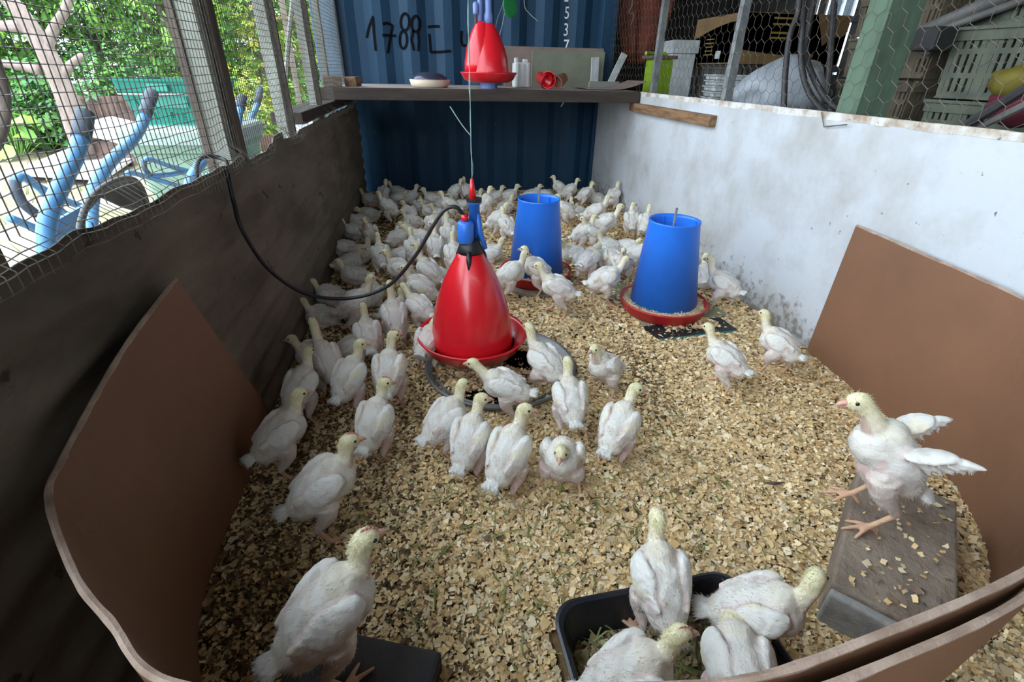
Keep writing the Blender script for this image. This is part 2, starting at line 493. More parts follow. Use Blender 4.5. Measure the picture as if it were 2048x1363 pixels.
# far side of the shed on the right: dark sheets with pale slats of daylight between
g = MB(); g.box((3.9, -1.8, YZ), (3.95, 7.0, 1.02))
g.box((3.9, -1.8, 1.02), (3.95, 3.45, 2.4)); g.box((3.9, 5.35, 1.02), (3.95, 7.0, 2.4))
struct(g.obj('wall_shed', m_darksheet), 'dark board wall at the far side of the store')
g = MB(); g.box((1.62, 7.0, YZ), (2.30, 7.05, 2.4)); g.box((2.42, 7.0, YZ), (3.95, 7.05, 2.4)); g.box((2.30, 7.0, YZ), (2.42, 7.05, .95)); g.box((2.30, 7.0, 1.32), (2.42, 7.05, 2.4))
struct(g.obj('wall_shed_rear', m_darksheet), 'dark rear wall of the store with a small gap of daylight')
g = MB(); g.box((-.75, -1.85, YZ), (3.95, -1.8, 2.4))  # unseen wall added behind the camera to keep light off the left side
struct(g.obj('wall_front_added', m_roof), 'unseen sheet wall added behind the viewer to dim the pen')
slatwall = thing('slatted_screen', 'screen of pale blue slats letting daylight into the store', 'screen', (3.92, 4.4, 1.02))
k = 0; y = -.95
while y < .93:
    wd = .10 if k % 3 else .16
    MB().box((-.01, y, 0), (.012, y + wd, 1.36)).obj('slat', m_palesheet if k % 3 != 1 else m_darksheet, slatwall)
    y += wd + .05; k += 1
for z in (.02, .42, .86): MB().box((-.035, -.95, z), (-.012, .95, z + .05)).obj('rail', m_darksheet, slatwall)

# ================================================================== posts and netting
def post(name, x0, x1, y0, y1, z0, z1, m, label, lean=0.):
    t = MB()
    n = 14
    for k in range(n + 1):
        z = z0 + (z1 - z0) * k / n
        j = [.004 * mnoise.noise((x0 * 9 + q * 3.1, y0 * 7, z * 6)) for q in range(4)]
        t.v += [(x0 + j[0] + lean * k / n, y0 + j[1], z), (x1 + j[1] + lean * k / n, y0 + j[2], z), (x1 + j[2] + lean * k / n, y1 + j[3], z), (x0 + j[3] + lean * k / n, y1 + j[0], z)]
    for k in range(n):
        for q in range(4):
            a = k * 4 + q; b = k * 4 + (q + 1) % 4
            t.f.append((a, b, b + 4, a + 4))
    t.f += [(3, 2, 1, 0), (n * 4, n * 4 + 1, n * 4 + 2, n * 4 + 3)]
    o = t.obj(name, m)
    return tag(o, label, 'post')
def dress(o, x, y0, y1, z1, m):           # dark edge board nailed to the post
    MB().box((x, y0, YZ), (x + .02, y1, z1)).obj('edge_board', m, o)
G1 = 'posts along the left netting'
p = post('timber_post', -.665, -.615, 1.715, 1.80, YZ, 2.95, m_post, 'thick whitewashed post standing in the netting right beside the teal crate', 0)
dress(p, -.615, 1.765, 1.81, 2.95, m_postdark); p['group'] = G1
MB().box((-.685, 1.705, YZ), (-.665, 1.74, 2.4)).obj('edge_board', m_postdark, p)
p = post('timber_post', -.665, -.62, 2.47, 2.53, YZ, 2.95, m_post, 'second pale post of the left netting, behind the thick one', 0); dress(p, -.62, 2.51, 2.535, 2.95, m_postdark); p['group'] = G1
p = post('timber_post', -.66, -.62, 3.19, 3.25, YZ, 2.95, m_post, 'third pale post of the left netting, near the stacked timber ends', 0); dress(p, -.62, 3.23, 3.255, 2.95, m_postdark); p['group'] = G1
p = post('timber_post', -.675, -.64, 3.81, 3.86, YZ, 2.95, m_post, 'narrow pale post standing closest to the container corner', 0); p['group'] = G1
p = post('timber_post', -.71, -.635, .70, .80, YZ, 2.95, m_postdark, 'dark post at the left edge of the photo, nearest the camera', 0); p['group'] = G1
tag(MB().tube([onx(566, 262, -.8), onx(575, 100, -.8), onx(588, -30, -.8)], .014, 6).obj('leaning_stick', m_post), 'thin pale stick leaning outside the netting by the second post', 'stick')

def wire_net():
    g = MB()
    s = .0205
    y0, y1, z0, z1 = .45, 4.3, .80, 2.2
    X = -.600
    nzs = 24
    def off(y, z): return X + .006 * mnoise.noise((y * 2.2, z * 2.2, 7)) + (.0 if z > .8 else 0)
    r = .0011
    def wire(pts):
        vs = []; fs = []
        for i, p in enumerate(pts):
            t = (pts[min(i + 1, len(pts) - 1)] - pts[max(i - 1, 0)]).normalized()
            a = Vector((1, 0, 0)); b = t.cross(a).normalized()
            for k in range(3):
                an = 2 * PI * k / 3
                vs.append(p + a * (math.cos(an) * r) + b * (math.sin(an) * r))
        for i in range(len(pts) - 1):
            for k in range(3): fs.append((i * 3 + k, i * 3 + (k + 1) % 3, i * 3 + 3 + (k + 1) % 3, i * 3 + 3 + k))
        g.add(vs, fs)
    i = 0; y = y0
    while y < y1:
        zb = wtop(y) - .028 + .03 * mnoise.noise((y * 6, 3, 3))
        pts = []
        for k in range(nzs + 1):
            z = zb + (z1 - zb) * (k / nzs) ** 1.6
            yy = y + .005 * mnoise.noise((y * 3, z * 3, 1))
            x = off(yy, z)
            if z < wtop(y) + .02: x = XL + .016
            pts.append(Vector((x, yy, z)))
        wire(pts); y += s
    z = z0 - .07
    while z < z1:
        pts = []
        for k in range(121):
            y = y0 + (y1 - y0) * k / 120
            zz = z + .005 * mnoise.noise((y * 3, z * 3, 4)) + (wtop(y) - .755) * max(0, 1 - abs(z - .76) * 5)
            pts.append(Vector((off(y, zz) if zz > wtop(y) + .02 else XL + .016, y, zz)))
        wire(pts); z += s
    o = g.obj('wire_netting', m_wire)
    return tag(o, 'square welded wire netting stretched above the left wall', 'netting', kind='stuff')
wire_net()

def hex_net():
    g = MB(); s = .034; r = .0009; X = XR + .03
    dy, dz = s * math.sqrt(3), s * 1.5
    y0, y1, z0, z1 = .75, 4.55, .86, 1.75
    def pt(y, z):
        q = mnoise.noise((y * 2.5, z * 2.5, 0)) * .02; q2 = mnoise.noise((y * 2.5, z * 2.5, 9)) * .02
        return Vector((X + .012 * mnoise.noise((y * 2, z * 2, 4)), y + q, z + q2))
    j = 0; z = z0
    while z < z1:
        y = y0 + (dy / 2 if j % 2 else 0)
        while y < y1:
            c = [(y, z + s), (y + dy / 2, z + s / 2), (y + dy / 2, z - s / 2), (y, z - s)]
            for a, b in zip(c[:-1], c[1:]):
                g.tube([pt(*a), pt(*b)], r, 3, cap=False)
            y += dy
        z += dz; j += 1
    return tag(g.obj('chicken_wire', m_hexwire), 'hexagonal chicken wire stretched above the white wall', 'netting', kind='stuff')
hex_net()
p = post('steel_post', 1.56, 1.60, 2.66, 2.70, 0, 2.4, m_galv, 'thin grey square post in front of the ochre cardboard box', 0); p['group'] = 'posts along the right netting'
p = post('steel_post', 1.56, 1.60, 3.62, 3.66, 0, 2.4, m_galv, 'thin grey square post beside the lime green container', 0); p['group'] = 'posts along the right netting'
p = post('timber_post', 1.56, 1.69, 1.75, 1.85, 0, 2.4, m_postgreen, 'thick green painted post behind the white wall', 0); p['group'] = 'posts along the right netting'

# bent wire hooked on the white wall
tag(MB().tube([onx(1643, 224, 1.512), onx(1648, 254, 1.512), onx(1650, 253, 1.51), onx(1694, 249, 1.505)], .002, 5).obj('bent_wire', m_hexwire), 'short bent wire hooked over the top of the white wall', 'wire')

# ================================================================== hardboard sheets that round the front
def bent(name, B, T, thick, label):
    n = len(B)
    B = spline([(x, y, z) for x, y, z in B], 5); T = spline(T, 5)
    g = MB(); n = len(B)
    def nrm(P, i):
        a, b = P[max(i - 1, 0)], P[min(i + 1, n - 1)]
        t = Vector((b.x - a.x, b.y - a.y)).normalized()
        return Vector((-t.y, t.x, 0)) * thick / 2
    for i in range(n):
        nb, ntp = nrm(B, i), nrm(T, i)
        for q in (1, -1):
            for k in range(5): g.v.append(B[i].lerp(T[i], k / 4) + nb.lerp(ntp, k / 4) * q)
    for i in range(n - 1):
        a = i * 10; b = a + 10
        for k in range(4):
            g.f += [(a + k, a + k + 1, b + k + 1, b + k), (a + 5 + k, b + 5 + k, b + 6 + k, a + 6 + k)]
        g.f += [(a + 4, a + 9, b + 9, b + 4), (a, b, b + 5, a + 5)]
    g.f += [(0, 5, 6, 1), (1, 6, 7, 2), (2, 7, 8, 3), (3, 8, 9, 4)]
    e = (n - 1) * 10
    g.f += [(e, e + 1, e + 6, e + 5), (e + 1, e + 2, e + 7, e + 6), (e + 2, e + 3, e + 8, e + 7), (e + 3, e + 4, e + 9, e + 8)]
    o = g.obj(name, m_hard, smooth=False, fix=True)
    e = MB()
    rr = []
    TT = spline(T, 3)
    pts = [p + Vector((0, 0, .001)) for p in TT]
    rr = [thick * (.58 + .10 * mnoise.noise((i * .23, 3, 1))) for i in range(len(pts))]
    e.tube(pts, rr, 6)
    e.obj('torn_edge', m_hardedge, o)
    return tag(o, label, 'board')
bent('hardboard_sheet',
     [(-.552, 1.354, 0), (-.55, 1.05, 0), (-.545, .86, 0), (-.53, .70, 0), (-.49, .58, 0), (-.42, .465, 0), (-.34, .37, 0), (-.27, .30, 0), (-.12, .25, 0), (.05, .222, 0), (.25, .19, .0), (.45, .207, .22), (.64, .247, .42), (.78, .300, .44)],
     [(-.545, 1.05, .604), (-.546, .86, .574), (-.546, .734, .542), (-.546, .615, .503), (-.52, .54, .5), (-.42, .415, .5), (-.35, .35, .5), (-.272, .284, .5), (-.12, .245, .5), (.05, .217, .5), (.25, .185, .5), (.45, .207, .494), (.64, .245, .486), (.78, .298, .48)],
     .008, 'long brown hardboard sheet curving from the left wall around the front')
bent('hardboard_sheet',
     [(1.495, 1.523, 0), (1.47, 1.2, 0), (1.44, .92, 0), (1.37, .73, 0), (1.23, .54, 0), (1.0, .40, 0), (.8, .325, 0), (.65, .272, 0), (.41, .228, 0), (.26, .212, 0), (.1, .228, 0)],
     [(1.497, 1.507, .535), (1.485, 1.2, .525), (1.47, .92, .514), (1.40, .73, .506), (1.25, .53, .5), (1.0, .385, .5), (.8, .315, .5), (.65, .263, .5), (.41, .222, .5), (.26, .206, .5), (.1, .222, .5)],
     .008, 'brown hardboard sheet bent around from the white wall on the right')

# ================================================================== shelf and what stands on it
shelf = thing('shelf', 'deep timber shelf across the container end', 'shelf', (.41, 4.2, .812))
MB().box((-1.10, -.50, 0), (1.10, -.455, .074), bev=.004).obj('front_beam', m_wood_dark, shelf)
MB().box((-1.10, -.455, .056), (1.10, .505, .074)).obj('shelf_board', m_shelftop, shelf)
MB().box((-1.08, .40, 0), (1.08, .45, .056)).obj('rear_beam', m_wood_dark, shelf)
ZS = .887
tag(MB().box((-.735, 2.66, .757), (-.59, 4.5, .811), bev=.004).obj('timber_bearer', m_wood_dark), 'dark timber bearer lying on the left wall under the shelf', 'timber')
o = MB().box((1.478, 2.625, .755), (1.519, 3.80, .811), bev=.003).obj('timber_batten', m_wood_brown)
tag(o, 'brown wooden batten fixed to the white wall under the shelf', 'timber')
tag(MB().box((-.06, -.09, 0), (.06, .09, .062), rot=Matrix.Rotation(.2, 3, 'Z'), at=(-.625, 3.84, ZS), bev=.004).obj('timber_offcut', m_wood_end), 'larger timber offcut at the left end of the shelf', 'timber', 'timber offcuts on the shelf')
tag(MB().box((-.04, -.06, 0), (.04, .06, .058), rot=Matrix.Rotation(-.2, 3, 'Z'), at=(-.50, 3.95, ZS), bev=.004).obj('timber_offcut', m_wood_brown), 'smaller brown timber offcut right of the larger one', 'timber', 'timber offcuts on the shelf')
c = ony(860, 166, 3.92)
t = thing('bowl', 'cream bowl with a dark domed lid standing on the shelf', 'bowl', (c.x, 3.92, ZS))
MB().lathe([(.001, 0), (.115, 0), (.132, .012), (.142, .05), (.136, .05), (.125, .014), (.001, .008)], 36).obj('dish', m_creambowl, t, smooth=True)
MB().lathe([(.126, .038), (.118, .062), (.09, .082), (.05, .094), (.001, .098)][::1], 36).obj('lid', m_darkglass, t, smooth=True)

def bell(t, sc, hang=True, sz=1.):
    m_ = lambda b, nm, mm, par=t, sm=True: b.obj(nm, mm, par, smooth=sm)
    q = lambda pr: [(r * sc, z * sz) for r, z in pr]
    # pan: trough with rolled lip; bell: tall bullet cone
    m_(MB().lathe(q([(.001, .0), (.06, .0), (.13, .004), (.164, .022), (.182, .060), (.190, .070), (.185, .075), (.177, .066), (.160, .036), (.13, .022), (.001, .022)]), 56), 'pan', m_red)
    prof = [(.141, .030), (.139, .06), (.134, .11), (.124, .17), (.108, .23), (.087, .29), (.064, .34), (.045, .375), (.036, .392), (.030, .394), (.001, .394)]
    return m_(MB().lathe(q(prof), 56), 'bell', m_red)
c = ony(978, 172, 3.86)
t = thing('bell_drinker', 'red bell drinker standing on the shelf below a green disc', 'drinker', (c.x, 3.88, ZS + .035), .4)
bell(t, 1.06, True, .90)
MB().lathe([(.12, .05), (.118, .12), (.10, .22), (.075, .29), (.045, .345), (.03, .365), (.001, .365)], 40, at=(-.045, .02, .0)).obj('nested_bell', m_red, t, smooth=True)
MB().lathe([(.001, -.035), (.06, -.035), (.065, 0), (.001, 0)], 24).obj('foot', m_paleblue, t, smooth=False)
MB().lathe([(.030, .35), (.03, .40), (.022, .42), (.022, .70), (.001, .70)], 20).obj('valve_stem', m_paleblue, t, smooth=True)
MB().lathe([(.016, .34), (.016, .49), (.012, .51), (.001, .51)], 16, at=(-.052, .02, .0)).obj('valve_stem', m_paleblue, t, smooth=True)
g = MB(); g.lathe([(.014, .40), (.018, .41), (.018, .46), (.01, .47), (.001, .47)], 16, at=(-.085, .02, 0)); g.obj('valve_cap', m_paleblue, t, smooth=True)
MB().lathe([(.008, .32), (.008, .41)], 10, at=(-.085, .02, 0)).obj('valve_pin', m_rust, t)

# hanging string with the nearer drinker
DX, DY = .114, 1.582
dz = .088
t = thing('bell_drinker', 'big red bell drinker hanging in the middle of the pen', 'drinker', (DX, DY, dz))
bell(t, 1.07, True, .965)
g = MB()
g.lathe([(.042, .372), (.043, .385), (.036, .402), (.032, .408), (.032, .42), (.001, .42)], 24); g.obj('collar', m_black, t, smooth=True)
for a in (-100, 20, 140):
    ca, sa = math.cos(R(a)), math.sin(R(a))
    MB().tube([(.036 * ca, .036 * sa, .385), (.050 * ca, .050 * sa, .36), (.064 * ca, .064 * sa, .325)], [.009, .009, .004], 8).obj('clip', m_black, t, smooth=True)
MB().lathe([(.025, .412), (.027, .414), (.027, .475), (.022, .482), (.001, .482)], 24, at=(-.014, -.012, 0)).obj('valve', m_bluevalve, t, smooth=True)
MB().lathe([(.012, .48), (.012, .505), (.001, .505)], 16, at=(-.016, -.012, 0)).obj('red_ring', m_red, t, smooth=True)
g = MB()
g.lathe([(.018, .40), (.018, .53), (.024, .532), (.024, .545), (.001, .545)], 20, at=(.018, .018, 0)); g.obj('adjuster', m_bluevalve, t, smooth=True)
MB().tube([(.028, .01, .50), (.034, .004, .44), (.052, -.006, .385)], [.008, .01, .007], 8).obj('lever', m_bluevalve, t, smooth=True)
MB().lathe([(.0255, .538), (.0255, .549), (.001, .549)], 20, at=(.018, .018, 0)).obj('seal', m_black, t)
MB().lathe([(.0125, .545), (.009, .58), (.005, .61), (.001, .612)], 14, at=(.012, .012, 0)).obj('tip', m_red, t, smooth=True)
MB().lathe([(.12, .030), (.155, .030)], 40).obj('water', m_darkglass, t)
zt = dz + .60
g = MB(); pts = []; pts2 = []
for i in range(90):
    z = zt + (2.88 - zt) * i / 89
    fr = 1 if z < 1.2 else .3
    pts.append((DX + .012 + .003 * fr * mnoise.noise((z * 9, 1, 0)), DY + .012, z))
for i in range(50):
    z = zt + .02 + (1.15 - zt) * i / 49
    pts2.append((DX + .012 + .006 * mnoise.noise((z * 13, 5, 0)), DY + .015, z))
g.tube(pts, .0013, 5); g.tube(pts2, .0011, 5)
o = tag(g.obj('hanging_twine', m_greenstring), 'pale green twine the red drinker hangs from', 'string')
MB().tube(spline([(DX + .012, DY + .012, .825), (DX - .006, DY + .01, .845), (DX - .026, DY + .01, .872), (DX - .048, DY + .012, .905)], 6), .0018, 5).obj('loose_end', m_greenstring, o)
h = [Vector((-.70, 1.62, .1)), Vector((-.70, 1.62, .5)), Vector((-.68, 1.62, .74)), onx(447, 318, -.615), onx(456, 352, -.568), onx(468, 405, -.556), onx(486, 462, -.535), ony(540, 540, 1.50)]
h += [ony(*q) for q in ((615, 588, 1.56), (700, 596, 1.60), (775, 572, 1.60), (830, 512, 1.59), (868, 448, 1.58), (890, 419, 1.575), (912, 414, 1.57), (925, 428, 1.57))]
h = h + [Vector((DX - .016, DY - .012, dz + .50))]
tag(MB().tube(spline(h, 8), .0062, 8).obj('water_hose', m_black, smooth=True), 'black water hose looping from the left netting to the red drinker', 'hose')

# green disc, loose twine, jug, red cups, panels on the shelf
c = ony(1020, 12, 4.3)
t = thing('hanging_disc', 'round green plastic disc hanging in front of the container', 'disc', (c.x, 4.3, c.z))
g = MB(); g.lathe([(.001, -.006), (.068, -.006), (.074, -.002), (.074, .006), (.066, .008), (.001, .005)], 36)
o = g.obj('disc', m_green, t, smooth=True); o.rotation_euler = (R(80), 0, R(18)); o.scale = (.8, 1.05, 1)
MB().tube([(0, .0, .07), (.004, 0, .4), (0, 0, 2.78 - c.z)], .0015, 4).obj('cord', m_paletwine, t)
MB().tube([(-.04, -.01, -.04), (-.06, -.02, -.12), (-.085, -.03, -.2)], .0015, 4).obj('cord', m_paletwine, t)
MB().tube([(-.05, -.02, .02), (-.10, -.05, -.08), (-.12, -.06, -.16)], .0012, 4).obj('cord', m_paletwine, t)
tag(MB().tube(spline([ony(1048, -40, 4.6), ony(1049, 10, 4.6), ony(1058, 26, 4.6), ony(1075, 42, 4.58)], 5), .002, 4).obj('loose_cord', m_paletwine), 'thin pale cord dangling beside the green disc', 'string')
c = ony(1042, 167, 4.2)
t = thing('plastic_jug', 'milky white ribbed plastic jug on the shelf beside the red drinker', 'jug', (c.x, 4.2, ZS), .1)
g = MB(); g.box((-.062, -.05, 0), (.062, .05, .17), bev=.014)
for k in range(-1, 2): g.box((-.006 + k * .04, -.056, .01), (.006 + k * .04, -.048, .16))
g.obj('body', m_jug, t)
MB().box((-.055, -.02, .168), (-.03, .02, .20), bev=.006).obj('spout', m_jug, t)
MB().box((.01, -.02, .168), (.045, .02, .192), bev=.006).obj('spout', m_jug, t)
def cup(px, rot, label, m, s=1.):
    c = ony(px, 172, 4.0)
    t = MB(); t.lathe([(.001, 0), (.036, 0), (.05, .085), (.054, .087), (.05, .09), (.046, .086), (.032, .006), (.001, .006)], 18)
    mm = Matrix.Rotation(rot[2], 3, 'Z') @ Matrix.Rotation(rot[0], 3, 'X')
    t.v = [tuple(mm @ (Vector(v) * s)) for v in t.v]
    zmin = min(v[2] for v in t.v)
    o = t.obj('plastic_cup', m, smooth=True); o.location = (c.x, 4.0, ZS - zmin)
    return tag(o, label, 'cup', 'plastic cups lying on the shelf')
cup(1078, (1.9, 0, .5), 'red plastic cup lying left in the row under the pale panel', m_red)
cup(1103, (1.6, 0, -.5), 'red plastic cup lying in the middle of the row under the pale panel', m_red, 1.1)
cup(1128, (2.0, 0, -1.0), 'faded pinkish plastic cup lying right of the two red ones', mat('faded_red_plastic', (.5, .17, .11), (.55, .3, .2), .5, 20), .9)
a, b = ony(1062, 172, 4.45), ony(1203, 172, 4.45)
tag(MB().box((a.x, 4.44, ZS), (b.x, 4.46, ZS + .262)).obj('plywood_sheet', m_greygreen), 'pale grey green panel standing at the back of the shelf', 'panel')
tag(MB().box((a.x - .22, 4.48, ZS), (b.x + .0, 4.50, ZS + .285)).obj('plywood_sheet', m_card), 'dark brown board standing behind the pale green panel', 'panel')
c = ony(1218, 174, 4.05)
g = MB()
P = [(c.x - .24 + .46 * k / 12, .018 + .055 * max(0, (k - 6) / 6) ** 1.7) for k in range(13)]
for x, z in P:
    for y in (3.86, 4.24): g.v += [(x, y, ZS + z - .014), (x, y, ZS + z - .010)]
for i in range(12):
    a = i * 4; g.f += [(a, a + 4, a + 6, a + 2), (a + 1, a + 3, a + 7, a + 5), (a, a + 1, a + 5, a + 4), (a + 2, a + 6, a + 7, a + 3)]
tag(g.obj('card_sheet', m_card), 'curled sheet of brown card at the right end of the shelf', 'card')
t = thing('plastic_bracket', 'pale grey bracket with two splayed arms behind the curled card', 'bracket', (1.455, 4.36, ZS))
MB().box((-.13, -.012, 0), (.13, .012, .05), bev=.004).obj('base', m_greyside, t)
MB().box((-.03, -.01, 0), (.03, .01, .20), rot=Matrix.Rotation(-.05, 3, 'Y'), at=(-.085, 0, .02)).obj('arm', m_foam, t)
MB().box((-.025, -.01, 0), (.025, .01, .25), rot=Matrix.Rotation(.42, 3, 'Y'), at=(.045, 0, .02)).obj('arm', m_foam, t)

# ================================================================== feeders, trays, blocks on the litter
def feeder(l, r, zp, label, lean=(0, 0), seedv=0):
    a, b = fl(*l, zp + .05), fl(*r, zp + .05)
    c = (a + b) / 2; rad = (b - a).length / 2
    t = thing('tube_feeder', label, 'feeder', (c.x, c.y, zp), seedv, 'tube feeders standing on the litter')
    MB().lathe([(.001, 0), (rad * .86, 0), (rad * .92, .012), (rad * .97, .046), (rad, .052), (rad, .058), (rad * .965, .058), (rad * .92, .05), (rad * .85, .014), (.001, .012)], 48).obj('pan', m_redpan, t, smooth=True)
    k = .75
    g = MB(); g.lathe([(rad * .76, .035), (rad * .545, .412), (rad * .555, .417), (rad * .555, .424), (rad * .525, .424), (rad * .52, .408), (rad * .735, .035)], 48, closed=True)
    g.v = [(x + lean[0] * z, y + lean[1] * z, z) for x, y, z in g.v]
    h = g.obj('hopper', m_blueplast, t, smooth=True)
    for q in range(4):
        an = q * PI / 2 + .5; rr = rad * .518
        MB().box((-.004, -.003, .35), (.004, .003, .412), rot=Matrix.Rotation(an, 3, 'Z'), at=(rr * math.cos(an) + lean[0] * .4, rr * math.sin(an) + lean[1] * .4, 0)).obj('slot', m_blueplast, h)
    MB().tube([(lean[0] * .3, lean[1] * .3, .05), (lean[0] * .45, lean[1] * .45, .475)], .0055, 8).obj('rod', m_galv, t)
    # grain inside and in the pan
    for nm, r0, r1, z0, n, dzz in (('hopper_feed', 0., rad * .53, .365, 900, .02), ('pan_feed', rad * .74, rad * .93, .046, 1600, .012)):
        rr = np.sqrt(rng.uniform(r0 ** 2, r1 ** 2, n)); th = rng.uniform(0, 2 * PI, n)
        g = MB()
        if r0 == 0: g.lathe([(r1, z0 - .02), (r1 * .5, z0 + .005), (.001, z0 + .02)], 24, at=(lean[0] * z0, lean[1] * z0, 0), col=(.5, .38, .24))
        else: g.lathe([(r0 - .012, .02), (r0 - .012, z0), ((r0 + r1) / 2, z0 + .006), (r1, z0 - .006), (r1, .02)], 40, col=(.52, .40, .25))
        for i in range(n):
            x, y = rr[i] * math.cos(th[i]), rr[i] * math.sin(th[i])
            zz = z0 + rng.uniform(0, .008) + (.02 * (1 - rr[i] / r1) - .008 if r0 == 0 else 0)
            s = rng.uniform(.003, .007)
            v3 = rng.normal(0, s, (3, 3)) * (1, 1, .5) + (x + lean[0] * zz, y + lean[1] * zz, zz)
            cc = np.array((.72, .56, .36)) * rng.uniform(.6, 1.2)
            g.add([tuple(v) for v in v3], [(0, 1, 2)], tuple(cc))
        stuff(g.obj(nm, m_feed, t, color=True))
    return t
pad = fl(1090, 575)
t = MB().lathe([(.001, 0), (.19, 0), (.20, .01), (.195, .022), (.001, .024)], 26)
o = t.obj('concrete_slab', m_block); fc = (fl(1000, 536, .074) + fl(1143, 541, .074)) / 2
o.location = (fc.x, fc.y - .02, 0)
tag(o, 'round grey slab under the blue feeder further back', 'slab')
feeder((1000, 536), (1143, 541), .024, 'blue tube feeder in a red pan, further back behind the red drinker', (.01, .01), .3)
feeder((1241, 598), (1412, 601), .013, 'blue tube feeder in a red pan, nearer the white wall', (.07, .03), 1.1)
def slab(corners, z0, z1, name, m, label, cat, sub=None):
    c = [fl(*q, z1) for q in corners]
    g = MB()
    for zz in (z0, z1):
        for p in c: g.v.append((p.x, p.y, zz))
    g.f = [(3, 2, 1, 0), (4, 5, 6, 7)] + [(i, (i + 1) % 4, 4 + (i + 1) % 4, 4 + i) for i in range(4)]
    return tag(g.obj(name, m, fix=True), label, cat), c
slab([(1290, 652), (1455, 628), (1360, 560), (1188, 568)], .0, .012, 'board_scrap', m_palegreenboard, 'pale green board scrap lying under the nearer blue feeder', 'board')
o, c = slab([(1318, 678), (1476, 660), (1440, 634), (1286, 652)], .0, .013, 'black_tile', m_slab, 'black tile sprinkled with shavings in front of the nearer feeder', 'tile')
MB().box((0, -.0015, .001), ((c[1] - c[0]).length, 0.0005, .0135), rot=Matrix.Rotation(math.atan2((c[1] - c[0]).y, (c[1] - c[0]).x), 3, 'Z'), at=(c[0].x, c[0].y, 0)).obj('teal_rim', m_tealedge, o)

t = MB().lathe([(.001, .001), (.24, .001), (.255, .010), (.272, .032), (.282, .035), (.284, .029), (.268, .006), (.25, 0)], 64)
o = t.obj('plastic_saucer', m_saucer, smooth=True); o.location = (.215, 1.552, 0)
MB().lathe([(.235, .012), (.243, .016), (.250, .012)], 64).obj('inner_rib', m_saucer, o, smooth=True)
tag(o, 'large grey plastic saucer under the hanging red drinker, half full of shavings', 'saucer')

# concrete block at right
A, B, D = fl(1720, 930, .1), fl(1915, 1000, .1), fl(1660, 1178, .1)
ux = (A - D).normalized(); L = (A - D).length
ang = math.atan2(ux.y, ux.x)
cen = D + (A - D) / 2 + (B - A) / 2
t = thing('concrete_block', 'grey brown concrete block lying by the right hardboard sheet', 'block', (cen.x, cen.y, 0), ang)
g = MB(); g.box((-L / 2 + .012, -.102, .0), (L / 2, .102, .1), bev=.006)
g.obj('block_body', m_block, t)
MB().box((-L / 2 - .012, -.10, .0), (-L / 2 + .009, .10, .094), bev=.005).obj('end_web', mat('pale_concrete', (.33, .325, .30), (.22, .215, .20), .9, 16, bump=.4), t)
P1, P2 = fl(622, 1244, .055), fl(884, 1300, .055)
ang = math.atan2((P2 - P1).y, (P2 - P1).x); L = (P2 - P1).length
t = MB().box((0, -.13, 0), (L, 0, .055), bev=.008)
o = t.obj('black_block', m_darkblock); o.location = (P1.x, P1.y, 0); o.rotation_euler.z = ang
tag(o, 'blackened block on the litter under the nearest chicken', 'block')

# black tray: rounded corners, rim, fodder in it
P1, P2, P3 = fl(1098, 1205, .1), fl(1462, 1135, .1), fl(1606, 1363, .1)
ux = (P2 - P1); ang = math.atan2(ux.y, ux.x); W = ux.length; H = .40
t = thing('feed_tray', 'black rectangular tray of cut grass with four chickens in it', 'tray', ((P1.x + P2.x) / 2 + math.sin(ang) * H / 2, (P1.y + P2.y) / 2 - math.cos(ang) * H / 2, 0), ang)
TRAY = (t.location.copy(), ang, W, H)
def rrect(w_, h_, r, n=6):
    out = []
    for cx, cy, a0 in ((w_ - r, h_ - r, 0), (-w_ + r, h_ - r, 90), (-w_ + r, -h_ + r, 180), (w_ - r, -h_ + r, 270)):
        for k in range(n + 1):
            a = R(a0 + 90 * k / n); out.append((cx + r * math.cos(a), cy + r * math.sin(a)))
    return out
g = MB(); rings = []
for inset, z in ((.030, .002), (.006, .09), (0, .094), (.0, .1), (.005, .102), (.012, .1), (.016, .092), (.036, .010)):
    rings.append([(x, y, z) for x, y in rrect(W / 2 - inset, H / 2 - inset, .05)])
n = len(rings[0])
for r_ in rings: g.v += r_
for i in range(len(rings) - 1):
    for k in range(n): g.f.append((i * n + k, i * n + (k + 1) % n, (i + 1) * n + (k + 1) % n, (i + 1) * n + k))
g.f.append(tuple(range(n - 1, -1, -1))); g.f.append(tuple(range((len(rings) - 1) * n, len(rings) * n)))
g.obj('tray_body', m_blackplast, t, smooth=False)

# ================================================================== CHICKENS
def noisy(P, f, seed):
    r = np.random.default_rng(seed)
    out = np.zeros(len(P))
    for i in range(5):
        d = r.normal(size=3); d /= np.linalg.norm(d)
        out += np.sin(P @ d * f * r.uniform(.6, 1.6) + r.uniform(0, 6.28) + 1.5 * np.sin(P @ r.normal(size=3) * f * .5))
    return out / 5
def rotv(yaw=0, pitch=0, roll=0):       # pitch > 0 lifts the front
    return Matrix.Rotation(R(yaw), 3, 'Z') @ Matrix.Rotation(-R(pitch), 3, 'Y') @ Matrix.Rotation(R(roll), 3, 'X')

